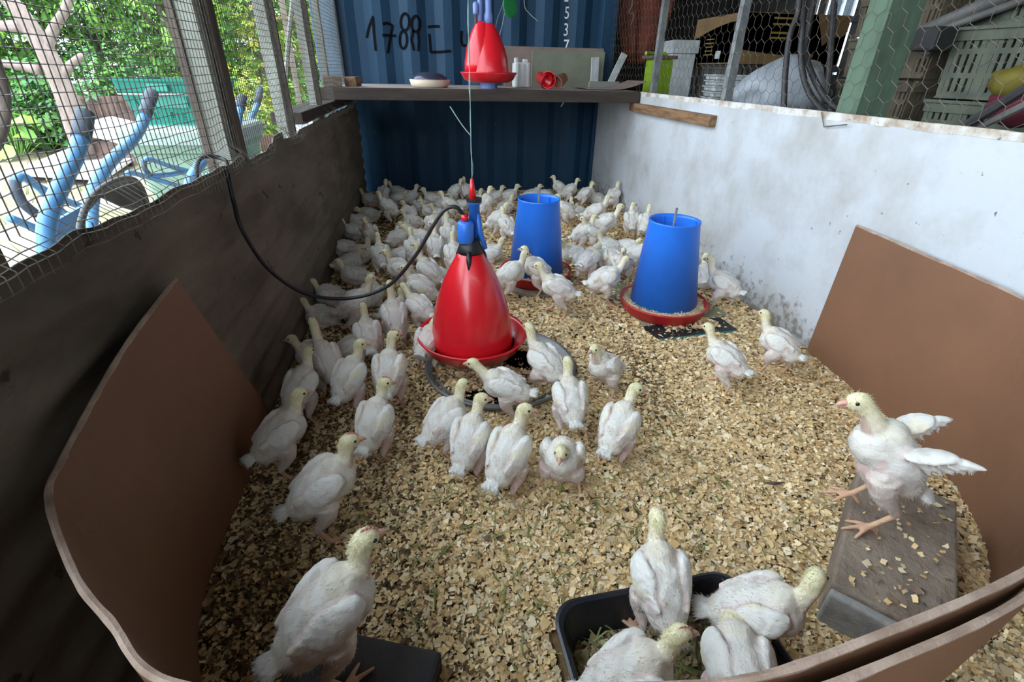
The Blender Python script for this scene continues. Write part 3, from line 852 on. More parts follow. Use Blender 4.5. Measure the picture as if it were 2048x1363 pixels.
def chicken_mesh(name, bz=.142, pitch=30, neck=((.050, 0, .175), (.068, 0, .215), (.074, 0, .246)), head=(0, 0), legs='stand', wing=0, fat=1.0, seed=1, comb=1, tail=25, hr=1.0):
    """one bird: returns (body mesh, list of part meshes)"""
    prims = []          # (kind, data, tag)
    RB = rotv(0, pitch)
    B = Vector((.010, 0, bz))
    bp = lambda u, v, w_: B + RB @ Vector((u, v, w_))
    def E(c, r, rot, tg): prims.append(('e', (Vector(c), Vector(r), rot.copy()), tg))
    def T(pts, rad, tg): prims.append(('t', ([Vector(p) for p in pts], list(rad)), tg))
    f = fat
    E(bp(-.002, 0, 0), (.082, .057 * f, .054), RB, 'body')
    E(bp(.038, 0, -.010), (.050, .048 * f, .050), RB, 'breast')
    E(bp(-.052, 0, -.006), (.046, .044 * f, .042), RB, 'rump')
    E(bp(-.020, 0, -.034), (.055, .040 * f, .034), RB, 'belly')
    E(bp(.052, 0, .018), (.036, .036, .034), RB, 'shoulder')
    for s in (1, -1):
        if wing:
            WR = RB @ Matrix.Rotation(R(s * 62), 3, 'Z') @ Matrix.Rotation(R(-s * wing), 3, 'X')
            base = bp(.030, s * .040, .028)
            ax = (Matrix.Rotation(R(s * 124), 3, 'Z') @ Vector((1, 0, 0))); ax = Vector((ax.x * .9, ax.y, math.tan(R(wing)))).normalized()
            ax = RB @ ax
            q = ax.to_track_quat('X', 'Z').to_matrix()
            E(base + ax * .032, (.042, .028, .011), q, 'wing')
            for k in range(6):
                fv = (ax * (.9 - .12 * k) + RB @ Vector((-.35 - .12 * k, 0, -.12))).normalized()
                E(base + ax * (.060 - .010 * k) + fv * .022, (.032, .010, .006), fv.to_track_quat('X', 'Z').to_matrix(), 'wing')
        else:
            WR = RB @ rotv(s * 10, 3)
            E(bp(.008, s * .044 * f, .020), (.052, .0150, .034), WR @ Matrix.Rotation(R(s * 24), 3, 'X'), 'wing')
            E(bp(.040, s * .043 * f, .016), (.026, .017, .026), RB, 'wing')
            for k in range(6):
                E(bp(-.030 - .006 * (k % 3) + .004 * k, s * (.0335 + .0032 * k) * f, .036 - .0085 * k), (.031, .0066, .0078), RB @ rotv(s * 13, 0 + 2 * k), 'wing')
    for k in range(5):
        a = (k - 2) * 14
        E(bp(-.096, .0075 * (k - 2), .014 + .003 * (2 - abs(k - 2))), (.021, .0085, .0085), RB @ rotv(180 - a, 0) @ rotv(0, tail - 4 * abs(k - 2)), 'tail')
    # neck and head
    N = [bp(.046, 0, .012)] + [Vector(p) for p in neck]
    rr = [.037, .0235, .0178, .0180][:len(N)]
    if len(N) > 4: rr = [.040, .030] + [.022] * (len(N) - 3) + [.0195]
    NS = spline(N, 5); RS = np.interp(np.linspace(0, 1, len(NS)), np.linspace(0, 1, len(N)), rr)
    T(NS, RS, 'neck')
    HR = rotv(head[0], head[1])
    H = N[-1] + HR @ Vector((.008, 0, .006))
    hp = lambda x, y, z: H + HR @ (Vector((x, y, z)) * hr)
    E(H, (.0245 * hr, .0185 * hr, .0205 * hr), HR, 'head')
    E(hp(-.008, 0, -.006), (.018 * hr, .0185 * hr, .020 * hr), HR, 'head')
    E(hp(.0135, 0, -.003), (.0135 * hr, .0105 * hr, .0105 * hr), HR, 'face')
    E(hp(.012, 0, -.011), (.009 * hr, .006 * hr, .008 * hr), HR, 'wattle')
    # legs
    def leg(s, hock, foot, toeyaw, lift=0):
        hip = bp(-.014, s * .034 * f, -.026)
        hock = Vector(hock); foot = Vector(foot)
        T(spline([hip, hip.lerp(hock, .55) + Vector((.012, s * .002, 0)), hock], 4), np.interp(np.linspace(0, 1, 9), [0, .4, 1], [.033, .0255, .0078]), 'thigh')
        T([hock, hock.lerp(foot, .5), foot], [.0072, .0058, .0062], 'shank')
        for a, L in ((-34, .040), (4, .050), (38, .040), (175, .020)):
            d = Vector((math.cos(R(a + toeyaw)), math.sin(R(a + toeyaw)), 0))
            up = lift
            T([foot, foot + d * L * .55 + Vector((0, 0, -.001 - up * .2)), foot + d * L + Vector((0, 0, -.0025 - up * .5))], [.0056, .0046, .0034], 'toe')
    if legs == 'stand':
        for s in (1, -1): leg(s, (-.022, s * .036, .058), (.004, s * .040, .0075), s * 6)
    elif legs == 'wide':
        for s in (1, -1): leg(s, (-.008, s * .050, .050), (.020, s * .066, .0075), s * 16)
    elif legs == 'walk':
        leg(1, (-.040, .034, .062), (-.030, .036, .0075), 4); leg(-1, (.020, -.036, .064), (.052, -.036, .022), -4, .02)
    elif legs == 'walk2':
        leg(-1, (-.040, -.034, .060), (-.024, -.036, .0075), -4); leg(1, (.026, .036, .060), (.048, .038, .0085), 6)
    elif legs == 'jump':
        leg(1, (-.030, .034, .050), (.004, .036, .004), 8, .03); leg(-1, (.000, -.036, .060), (.030, -.034, .020), -8, .03)
    else:
        for s in (1, -1):
            E(bp(-.012, s * .040 * f, -.030), (.040, .020, .026), RB, 'thigh')
            foot = Vector((.040, s * .030, .0065))
            T([Vector((.0, s * .032, .016)), foot], [.0075, .006], 'shank')
            for a in (-30, 5, 35):
                d = Vector((math.cos(R(a)), math.sin(R(a)), 0)); T([foot, foot + d * .030], [.0052, .0036], 'toe')
    g = MB()
    for kd, d, tg in prims:
        if kd == 'e': g.ell(d[0], d[1], d[2], 2)
        else:
            g.tube(d[0], d[1], 10)
            g.ell(d[0][0], (d[1][0],) * 3, None, 1); g.ell(d[0][-1], (d[1][-1],) * 3, None, 1)
    tmp = g.obj('tmp', m_feather)
    md = tmp.modifiers.new('r', 'REMESH'); md.mode = 'VOXEL'; md.voxel_size = .0031
    me = bpy.data.meshes.new_from_object(tmp.evaluated_get(bpy.context.evaluated_depsgraph_get()))
    tm = tmp.data; bpy.data.objects.remove(tmp); bpy.data.meshes.remove(tm)
    me.name = name
    n = len(me.vertices)
    P = np.empty(n * 3, np.float32); me.vertices.foreach_get('co', P); P = P.reshape(-1, 3).astype(float)
    ed = np.empty(len(me.edges) * 2, np.int32); me.edges.foreach_get('vertices', ed); ed = ed.reshape(-1, 2)
    best = np.full(n, 1e9); tagi = np.zeros(n, int); names = []
    for kd, d, tg in prims:
        if tg not in names: names.append(tg)
        ti = names.index(tg)
        if kd == 'e':
            q = (P - np.array(d[0])) @ np.array(d[2])
            r_ = np.array(d[1]); k = np.linalg.norm(q / r_, axis=1)
            dist = (k - 1) * np.linalg.norm(q, axis=1) / np.maximum(k, .05)
        else:
            dist = np.full(n, 1e9)
            for a, b, ra, rb in zip(d[0][:-1], d[0][1:], d[1][:-1], d[1][1:]):
                a = np.array(a); ab = np.array(b) - a
                t = np.clip((P - a) @ ab / max(ab @ ab, 1e-12), 0, 1)
                dist = np.minimum(dist, np.linalg.norm(P - a - t[:, None] * ab, axis=1) - (ra + (rb - ra) * t))
        w_ = dist < best
        best[w_] = dist[w_]; tagi[w_] = ti
    tg = np.array(names)[tagi]
    thin = np.isin(tg, ['shank', 'toe', 'wattle', 'face'])
    deg = np.bincount(ed.ravel(), minlength=n).clip(1)
    def avg(V):
        A = np.zeros_like(V)
        np.add.at(A, ed[:, 0], V[ed[:, 1]]); np.add.at(A, ed[:, 1], V[ed[:, 0]])
        return A / (deg[:, None] if V.ndim > 1 else deg)
    k = np.where(thin, .12, np.where(tg == 'wing', .3, .55))[:, None]
    for _ in range(4): P = P + (avg(P) - P) * k
    me.vertices.foreach_set('co', P.astype(np.float32).ravel()); me.update()
    Nn = np.empty(n * 3, np.float32); me.vertices.foreach_get('normal', Nn); Nn = Nn.reshape(-1, 3)
    # ruffled plumage
    q = (P - np.array(B)) @ np.array(RB)
    amp = np.where(thin, 0., np.where(np.isin(tg, ['head', 'face']), .0004, .0011))
    saw = np.where(tg == 'wing', .0005 * np.sin(q[:, 0] * 330 + 2.5 * np.sin(q[:, 2] * 160)), 0)
    P = P + Nn * (amp * noisy(P, 170, seed) + .0012 * np.where(thin, 0, 1) * noisy(P, 60, seed + 5) + saw)[:, None]
    me.vertices.foreach_set('co', P.astype(np.float32).ravel())
    # colours: white feathers, yellow down on head and neck, bare pink skin, horn legs
    base = {'body': (.80, .78, .74), 'breast': (.78, .75, .70), 'rump': (.80, .77, .71), 'belly': (.72, .60, .55), 'shoulder': (.79, .75, .66), 'wing': (.84, .83, .80), 'tail': (.86, .86, .84),
            'neck': (.80, .74, .55), 'head': (.83, .78, .52), 'face': (.74, .50, .40), 'wattle': (.66, .34, .29), 'thigh': (.76, .68, .63), 'shank': (.70, .45, .29), 'toe': (.68, .42, .28)}
    C = np.array([base[t_] for t_ in tg]) * (.90, .90, .88)
    nz = noisy(P, 55, seed + 9); nz2 = noisy(P, 120, seed + 3)
    pink = np.array((.66, .44, .40)); ylw = np.array((.80, .72, .45)); dirt = np.array((.50, .43, .33))
    flank = np.isin(tg, ['body', 'belly', 'thigh', 'rump']) & (q[:, 2] < -.004)
    C = np.where((flank & (nz > .08))[:, None], C * .45 + pink * .55, C)
    C = np.where(((tg == 'wing') & (nz > .32))[:, None], C * .55 + ylw * .45, C)
    tn = np.clip((P[:, 2] - N[0].z) / max(N[-1].z - N[0].z, .02), 0, 1)[:, None]
    C = np.where((tg == 'neck')[:, None], np.array((.80, .76, .69)) * (1 - tn) + np.array((.83, .77, .54)) * tn, C)
    thr_ = (tg == 'neck') & (Nn[:, 0] > .35) & (P[:, 2] < N[-1].z - .018)
    C = np.where(thr_[:, None], C * .4 + np.array((.55, .36, .31)) * .6, C)
    C = np.where(((np.isin(tg, ['body', 'wing', 'shoulder', 'rump', 'breast'])) & (nz2 > .36))[:, None], C * .68 + dirt * .32, C)
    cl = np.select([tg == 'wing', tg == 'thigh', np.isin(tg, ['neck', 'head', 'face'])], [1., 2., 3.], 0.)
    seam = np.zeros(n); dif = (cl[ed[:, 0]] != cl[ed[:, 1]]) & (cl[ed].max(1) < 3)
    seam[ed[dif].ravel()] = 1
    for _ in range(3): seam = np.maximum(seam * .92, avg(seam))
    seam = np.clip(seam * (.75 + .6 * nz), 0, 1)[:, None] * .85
    C = C * (1 - seam) + np.array((.56, .40, .38)) * seam  # darker pinkish tone blended along the wing and thigh creases
    for _ in range(2): C = C * .5 + avg(C) * .5
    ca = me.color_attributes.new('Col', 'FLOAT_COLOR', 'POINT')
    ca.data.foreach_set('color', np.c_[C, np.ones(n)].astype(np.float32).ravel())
    me.polygons.foreach_set('use_smooth', [True] * len(me.polygons))
    me.materials.clear(); me.materials.append(m_feather); me.update()
    parts = []
    # beak: upper and lower mandible as one horn piece, a little hooked
    g = MB()
    g.tube([hp(.018, 0, -.001), hp(.026, 0, -.0015), hp(.034, 0, -.004), hp(.0405, 0, -.0085)], [.0075 * hr, .0062 * hr, .0042 * hr, .0012 * hr], 8)
    g.tube([hp(.018, 0, -.007), hp(.027, 0, -.0085), hp(.035, 0, -.009)], [.0055 * hr, .0042 * hr, .0012 * hr], 8)
    parts.append(('beak', g.mesh('beak', m_beak, True)))
    for s in (1, -1):
        g = MB(); g.ell(hp(.0100, s * .0152, .0045), (.0039 * hr, .0028 * hr, .0039 * hr), HR, 2)
        parts.append(('eye', g.mesh('eye', m_eye, True)))
    if comb:
        g = MB()
        for i, (x, z, h) in enumerate(((.020, .010, .005), (.015, .015, .008), (.009, .0178, .010), (.003, .0192, .010), (-.003, .0192, .008))):
            g.ell(hp(x, 0, z), (.0040 * hr, .0017 * hr, h * .62 * comb * hr), HR, 1)
        parts.append(('comb', g.mesh('comb', m_comb, True)))
    # down: short tufts standing off head, neck, tail and belly
    r = np.random.default_rng(seed + 77)
    wgt = np.select([np.isin(tg, ['neck', 'head']), tg == 'tail', np.isin(tg, ['belly', 'thigh', 'rump']), np.isin(tg, ['body', 'breast', 'shoulder'])], [1.6, 1.8, .7, .45], .18)
    wgt[thin] = 0
    idx = r.choice(n, 2600, p=wgt / wgt.sum())
    back = np.array(RB @ Vector((-1, 0, 0)))
    isneck = np.isin(tg[idx], ['neck', 'head'])
    bk = np.where(isneck[:, None], np.array((-.5, 0, -.8)), back)
    d = Nn[idx] * np.where(isneck, .7, .45)[:, None] + bk * .75 + r.normal(0, .25, (2600, 3))
    d /= np.linalg.norm(d, axis=1)[:, None]
    Ln = r.uniform(.004, .009, 2600) * np.where(tg[idx] == 'tail', 1.5, 1)
    sd_ = np.cross(d, Nn[idx]); sd_ /= np.linalg.norm(sd_, axis=1)[:, None] + 1e-9
    p0 = P[idx] - Nn[idx] * .0006
    V = np.stack([p0 - sd_ * .0010, p0 + sd_ * .0010, p0 + d * Ln[:, None]], 1).reshape(-1, 3)
    dm = bpy.data.meshes.new('down')
    dm.vertices.add(len(V)); dm.vertices.foreach_set('co', V.astype(np.float32).ravel())
    nt_ = len(idx)
    dm.loops.add(nt_ * 3); dm.loops.foreach_set('vertex_index', np.arange(nt_ * 3, dtype=np.int32))
    dm.polygons.add(nt_); dm.polygons.foreach_set('loop_start', np.arange(0, nt_ * 3, 3, dtype=np.int32))
    dm.update(calc_edges=True)
    dc = np.repeat(C[idx], 3, 0)
    cb = dm.color_attributes.new('Col', 'FLOAT_COLOR', 'POINT')
    cb.data.foreach_set('color', np.c_[dc, np.ones(len(dc))].astype(np.float32).ravel())
    dm.materials.append(m_down)
    parts.append(('down', dm))
    return me, parts

UP = ((.064, 0, .188), (.081, 0, .228), (.086, 0, .258))
POSES = {
    'up':      dict(bz=.156, neck=UP, head=(0, -4), seed=1),
    'tall':    dict(bz=0.160, pitch=40, neck=((0.060, 0.000, 0.208), (0.072, 0.000, 0.253), (0.078, 0.000, 0.295)), head=(0, 6), seed=2),
    'right':   dict(bz=.156, neck=((0.064, 0.000, 0.188), (0.080, -0.002, 0.228), (0.084, -0.006, 0.261)), head=(-62, -4), seed=3, pitch=34),
    'left':    dict(bz=.156, neck=((0.064, 0.000, 0.188), (0.080, 0.002, 0.228), (0.084, 0.006, 0.261)), head=(62, -4), seed=4, pitch=34),
    'fwd':     dict(pitch=16, bz=0.152, neck=((0.084, 0.000, 0.181), (0.112, 0.000, 0.209), (0.130, 0.000, 0.227)), head=(0, -6), seed=5),
    'walk':    dict(pitch=20, bz=0.156, neck=((0.076, 0.000, 0.191), (0.098, 0.000, 0.225), (0.108, 0.000, 0.253)), head=(0, -5), legs='walk', seed=6),
    'stride':  dict(pitch=22, bz=0.154, neck=((0.074, 0.000, 0.189), (0.094, 0.000, 0.227), (0.100, 0.000, 0.259)), head=(0, 0), legs='walk2', seed=7),
    'wide':    dict(pitch=54, bz=0.136, neck=((0.058, 0.000, 0.186), (0.068, 0.000, 0.206), (0.076, 0.000, 0.218)), head=(0, -12), legs='wide', fat=1.12, seed=8),
    'sit':     dict(pitch=10, bz=0.062, neck=((.066, 0, .092), (.084, 0, .122), (.088, 0, .145)), head=(0, -4), legs='sit', fat=1.14, seed=9),
    'sitturn': dict(pitch=12, bz=0.062, neck=((.064, .004, .092), (.078, .012, .118), (.080, .016, .138)), head=(70, -4), legs='sit', fat=1.14, seed=10),
    'sitlow':  dict(pitch=6, bz=0.060, neck=((.070, 0, .080), (.086, 0, .098), (.094, 0, .108)), head=(0, -8), legs='sit', fat=1.16, seed=11, comb=.6),
    'peck':    dict(pitch=-4, bz=0.146, neck=((0.100, 0.000, 0.153), (0.124, 0.000, 0.123), (0.136, 0.000, 0.088)), head=(0, -58), seed=12, tail=40),
    'drink':   dict(pitch=12, bz=0.152, neck=((0.088, 0.000, 0.179), (0.118, 0.000, 0.195), (0.138, 0.000, 0.193)), head=(0, -30), seed=13),
    'flap':    dict(pitch=50, bz=0.162, neck=((0.060, 0.004, 0.226), (0.082, 0.008, 0.258), (0.098, 0.010, 0.276)), head=(14, -8), legs='jump', wing=66, seed=14),
}
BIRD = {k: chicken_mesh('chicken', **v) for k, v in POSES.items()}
FLK = 'white young chickens on the litter'
def bird(px, py, hd, pose, sc, label, z=0., near=False, comb=False, group=FLK, spin=(0, 0), at=None):
    me, parts = BIRD[pose]
    p = at if at else fl(px, py, z)
    o = bpy.data.objects.new('chicken', me)
    COL.objects.link(o)
    o.location = (p.x, p.y, z)
    o.rotation_euler = (R(spin[0]), R(spin[1]), R(hd - 90) + math.atan2(p.y, p.x))
    o.scale = (sc, sc, sc)
    tag(o, label, 'chicken', group)
    for nm, pm in parts:
        if nm == 'down' and not near: continue
        if nm == 'comb' and not comb: continue
        c = bpy.data.objects.new(nm, pm); COL.objects.link(c); c.parent = o
        if nm == 'down': stuff(c)
    return o

# placements: ground contact, heading, pose, size, label
NEAR = [
 (668, 1342, 8, 'up', 1.20, 'largest chicken with a pink comb, standing on the black block in the front left corner', .055),
 (654, 1064, 2, 'up', 1.12, 'chicken with a small pink comb behind the nearest one, facing right'),
 (572, 950, 14, 'up', 1.04, 'shaded chicken beside the left hardboard sheet, facing right', 0),
 (756, 922, 58, 'right', 1.0, 'chicken seen from behind, head turned right, behind the one with a small pink comb'),
 (1120, 975, 266, 'wide', 1.02, 'squat chicken facing the camera with its legs spread'),
 (1010, 992, 62, 'right', 1.06, 'chicken with a bright yellow nape seen from behind, beside the squat one'),
 (938, 958, 66, 'right', 1.0, 'slim chicken seen from behind, between two others in front of the saucer'),
 (888, 912, 34, 'up', .98, 'left chicken of the trio in front of the saucer, tail to the left'),
 (1018, 838, 168, 'fwd', 1.0, 'chicken facing left with its body stretched out in front of the grey saucer'),
 (1092, 792, 138, 'stride', 1.04, 'chicken reaching its beak to the rim of the hanging red drinker'),
 (1136, 872, 106, 'up', 1.0, 'chicken seen from behind on the right edge of the grey saucer'),
 (1208, 792, 232, 'up', .98, 'slender chicken looking towards the camera right of the hanging red drinker'),
 (1222, 930, 72, 'right', 1.02, 'chicken with a pale yellow head turned right, standing on bare litter'),
 (1442, 782, 160, 'walk', 1.0, 'chicken striding left in front of the black tile'),
 (1546, 750, 166, 'stride', 1.0, 'chicken walking along the foot of the white wall near the hardboard corner'),
 (1734, 1030, 206, 'flap', 1.12, 'chicken flapping up over the concrete block', .115),
 (1304, 1262, 122, 'up', 1.02, 'chicken standing at the back of the black tray, seen from behind', .035),
 (1462, 1300, 22, 'left', 1.04, 'chicken at the right side of the black tray, body sideways with its neck bent away', .04),
 (1222, 1436, 34, 'up', 1.0, 'front chicken in the black tray with a serrated comb, looking right', .035),
 (1446, 1440, 122, 'peck', 1.04, 'chicken in the black tray with its head down in the grass', .04),
 (612, 846, 48, 'up', .98, 'chicken in the left group lifting a leg, nearest the dark wall foot'),
 (668, 792, 106, 'tall', 1.0, 'chicken with a red face in the left group, tail towards the camera'),
 (706, 826, 48, 'right', 1.0, 'yellow headed chicken in the middle of the left group, head turned right'),
 (786, 816, 76, 'right', 1.04, 'tall chicken with a red face at the right end of the left group'),
 (745, 730, 92, 'up', .95, 'chicken with a plain yellow nape in the back of the left group'),
 (700, 726, 25, 'sit', 1.0, 'brownish chicken sitting in the back of the left group'),
 (640, 728, 172, 'sit', .96, 'dark chicken of the left group looking at the wall'),
 (796, 692, 94, 'tall', .96, 'bright white chicken walking away left of the hanging red drinker'),
 (858, 745, 70, 'drink', .98, 'chicken with its head hidden behind the pan of the hanging red drinker'),
 (848, 668, 128, 'fwd', .96, 'chicken leaning to the left just behind the hanging red drinker'),
 (652, 652, 160, 'sit', .95, 'shaded chicken sitting against the left wall below the hose'),
 (712, 662, 12, 'stride', 1.0, 'brownish chicken facing right below the hose'),
 (668, 607, 175, 'sit', .95, 'dark chicken sitting under the lowest loop of the hose'),
 (742, 612, 62, 'sitturn', 1.02, 'yellow naped chicken crouching above the lowest loop of the hose'),
 (786, 640, 30, 'sitturn', .96, 'brown chicken squeezed between the hose and the bright white one'),
 (852, 628, 165, 'up', 1.0, 'chicken looking left beside the shoulder of the hanging red drinker'),
 (866, 592, 150, 'tall', .98, 'tall chicken with a pale yellow neck, left of the hanging red drinker and looking left'),
 (812, 588, 168, 'up', .98, 'chicken facing left in front of the hose, left of the tall one'),
]
FAR = [
 (717, 568, 170, 'sit', 1., 'dark chicken sitting left of a plain yellow nape by the left wall'),
 (696, 545, 4, 'sit', 1., 'dark chicken lying against the left wall with its white tail to the left'),
 (720, 526, 20, 'sitturn', 1., 'chicken sitting just below a huddled one at the left wall'),
 (698, 512, 175, 'sitlow', 1., 'huddled chicken sitting tight to the left wall'),
 (746, 506, 252, 'up', 1., 'chicken facing the camera on long legs in the left crowd'),
 (792, 494, 48, 'sitlow', 1., 'chicken resting with a rounded back, right of the one on long legs'),
 (714, 478, 178, 'sit', 1., 'dark chicken behind the one on long legs, close to the left wall'),
 (784, 452, 150, 'up', 1., 'standing chicken looking at the camera in the dim left crowd'),
 (768, 556, 96, 'up', .95, 'chicken with a plain yellow nape at the left edge of the hose loop'),
 (802, 528, 4, 'sitlow', 1., 'brown backed chicken lying behind the hose'),
 (832, 540, 100, 'up', .93, 'yellow necked chicken standing behind the hose'),
 (852, 516, 172, 'fwd', .95, 'chicken bending left with a pink flank, right above the hose'),
 (874, 534, 92, 'tall', .92, 'small chicken seen from behind with an upright yellow nape'),
 (884, 574, 155, 'sitturn', 1., 'chicken crouching between the hose and the shoulder of the hanging red drinker'),
 (900, 512, 100, 'tall', .95, 'chicken seen from behind left of the blue valve of the hanging red drinker'),
 (910, 556, 92, 'up', .98, 'chicken partly hidden by the tip of the hanging red bell'),
 (976, 526, 10, 'sit', 1.06, 'clean white chicken resting right of the hanging red bell tip'),
 (868, 484, 88, 'peck', 1., 'pink rumped chicken feeding behind the hose'),
 (828, 484, 170, 'sit', .95, 'chicken sitting left of a pink rumped one'),
 (830, 456, 182, 'sit', .95, 'chicken sitting behind a pink rumped one, facing left'),
 (806, 474, 60, 'sitlow', .95, 'low resting chicken in the middle of the left crowd'),
 (866, 436, 178, 'sit', .98, 'chicken sitting under the top of the hose arch'),
 (884, 442, 200, 'sit', .95, 'chicken sitting inside the hose arch, head to the left'),
 (842, 424, 90, 'sitlow', .95, 'chicken resting with its tail to the camera, left of the hose arch'),
 (822, 438, 120, 'sitturn', .95, 'chicken sitting left of the hose arch with its head turned'),
 (870, 412, 176, 'sit', 1.05, 'pale chicken at the container foot looking left'),
 (908, 410, 20, 'up', .95, 'chicken at the container foot looking right, left of the hanging twine'),
 (932, 408, 100, 'up', .95, 'chicken at the container foot right behind the hanging twine'),
 (946, 414, 30, 'sit', .98, 'chicken sitting at the container foot just right of the hanging twine'),
 (918, 424, 10, 'sitlow', .95, 'chicken resting below the hanging twine'),
 (968, 446, 60, 'right', 1.05, 'white chicken standing with its back to the camera left of the further feeder'),
 (986, 406, 15, 'sit', 1.0, 'chicken sitting by the container, head raised to the right'),
 (990, 478, 12, 'up', 1.0, 'chicken standing left of the further feeder, tail to the left'),
 (1016, 492, 120, 'up', .98, 'chicken half hidden by the left side of the further feeder'),
 (768, 418, 60, 'up', 1., 'tallest chicken in the dim back left corner'),
 (746, 412, 172, 'sit', 1., 'very dark chicken in the back left corner'),
 (792, 410, 5, 'sitlow', 1.05, 'dark chicken lying in the row below the left part of the container'),
 (818, 408, 30, 'sit', 1.05, 'dark chicken at the right end of the row in the back left'),
 (800, 396, 170, 'sit', 1., 'dark chicken pressed against the container in the back left'),
 (742, 442, 200, 'sitlow', 1.05, 'huddled dark chicken near the back left corner'),
 (724, 458, 150, 'sitlow', 1.05, 'dark chicken resting along the left wall near the back'),
 (906, 444, 185, 'up', .95, 'chicken behind the hose arch with a raised head'),
 (896, 462, 182, 'sit', .98, 'chicken resting below the hose arch near the blue valve'),
 (886, 420, 30, 'sitlow', .95, 'chicken lying in the middle of the back rows'),
 (1014, 404, 6, 'sit', 1.05, 'grey looking chicken by the container with its head up, left of the further feeder top'),
 (1008, 428, 40, 'sit', .98, 'chicken sitting in the back rows left of the further feeder rim'),
 (1060, 402, 8, 'sit', 1., 'chicken by the container behind the left part of the further feeder rim'),
 (1092, 402, 170, 'sitlow', 1., 'chicken by the container behind the rod of the further feeder'),
 (1121, 404, 178, 'up', 1., 'chicken by the container looking left, right of the further feeder rim'),
 (1134, 410, 15, 'up', 1., 'chicken by the container looking right, right of the further feeder rim'),
 (1170, 402, 60, 'sit', 1.1, 'chicken pressed to the container near the right corner'),
 (1164, 416, 15, 'up', .95, 'chicken in front of another near the right container corner'),
 (1196, 412, 150, 'sit', 1.05, 'chicken sitting at the far end of the white wall'),
 (1221, 426, 66, 'up', 1.08, 'white chicken standing at the far end of the white wall'),
 (1140, 434, 90, 'sit', .98, 'chicken with its back to the camera right of the further feeder'),
 (1158, 436, 200, 'sitturn', .98, 'chicken sitting between the further feeder and the white wall, head turned'),
 (1133, 456, 170, 'up', .98, 'chicken beside the right edge of the further feeder, upper one'),
 (1182, 462, 14, 'stride', 1.05, 'chicken walking right in front of the far end of the white wall'),
 (1200, 488, 8, 'stride', 1.1, 'large chicken walking right with its head raised, between feeder and white wall'),
 (1258, 478, 100, 'right', .95, 'small chicken at the white wall behind the nearer feeder'),
 (1284, 484, 80, 'up', .98, 'chicken half hidden behind the left rim of the nearer feeder'),
 (1158, 505, 20, 'up', .98, 'chicken with raised neck in the cluster between the two feeders'),
 (1184, 506, 190, 'up', .95, 'pinkish chicken facing left in the cluster between the two feeders'),
 (1150, 524, 200, 'sit', 1.05, 'chicken lying left in the cluster, touching the further feeder'),
 (1220, 512, 176, 'sit', 1.08, 'chicken lying in the upper right of the cluster between the feeders'),
 (1246, 510, 10, 'sitlow', 1.0, 'chicken lying with a ruffled back near the nearer feeder'),
 (1172, 536, 6, 'sitlow', 1.18, 'broad backed chicken in the middle of the cluster between the feeders'),
 (1260, 552, 14, 'fwd', 1.0, 'chicken leaning towards the nearer feeder, left of its hopper'),
 (1168, 570, 66, 'drink', 1.08, 'chicken with its back to the camera right of the further pan'),
 (1214, 556, 290, 'peck', 1.0, 'chicken bending its head down in the cluster between the feeders'),
 (1242, 570, 262, 'up', .95, 'chicken facing the camera beside the nearer pan'),
 (1198, 612, 20, 'walk', 1.06, 'chicken striding right with a leg back, left of the nearer pan'),
 (1118, 632, 172, 'walk', 1.06, 'chicken striding left in the gap between the drinker and the nearer pan'),
 (1078, 592, 165, 'up', 1.04, 'chicken meeting another beak to beak, the right one of the two'),
 (1014, 602, 14, 'up', 1.04, 'chicken meeting another beak to beak, the left one of the two'),
 (1440, 622, 168, 'stride', 1.04, 'chicken right of the nearer feeder, facing left by the white wall'),
 (1404, 574, 100, 'sit', 1.1, 'shaded chicken between the nearer feeder and the white wall'),
]
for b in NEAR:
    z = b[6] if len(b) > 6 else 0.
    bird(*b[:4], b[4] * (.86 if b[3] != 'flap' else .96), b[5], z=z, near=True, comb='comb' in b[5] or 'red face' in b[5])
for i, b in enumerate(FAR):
    bird(*b[:4], b[4] * (.87 if b[1] > 430 else .80 if b[3] in ('up', 'tall') else .88), b[5], near=False)

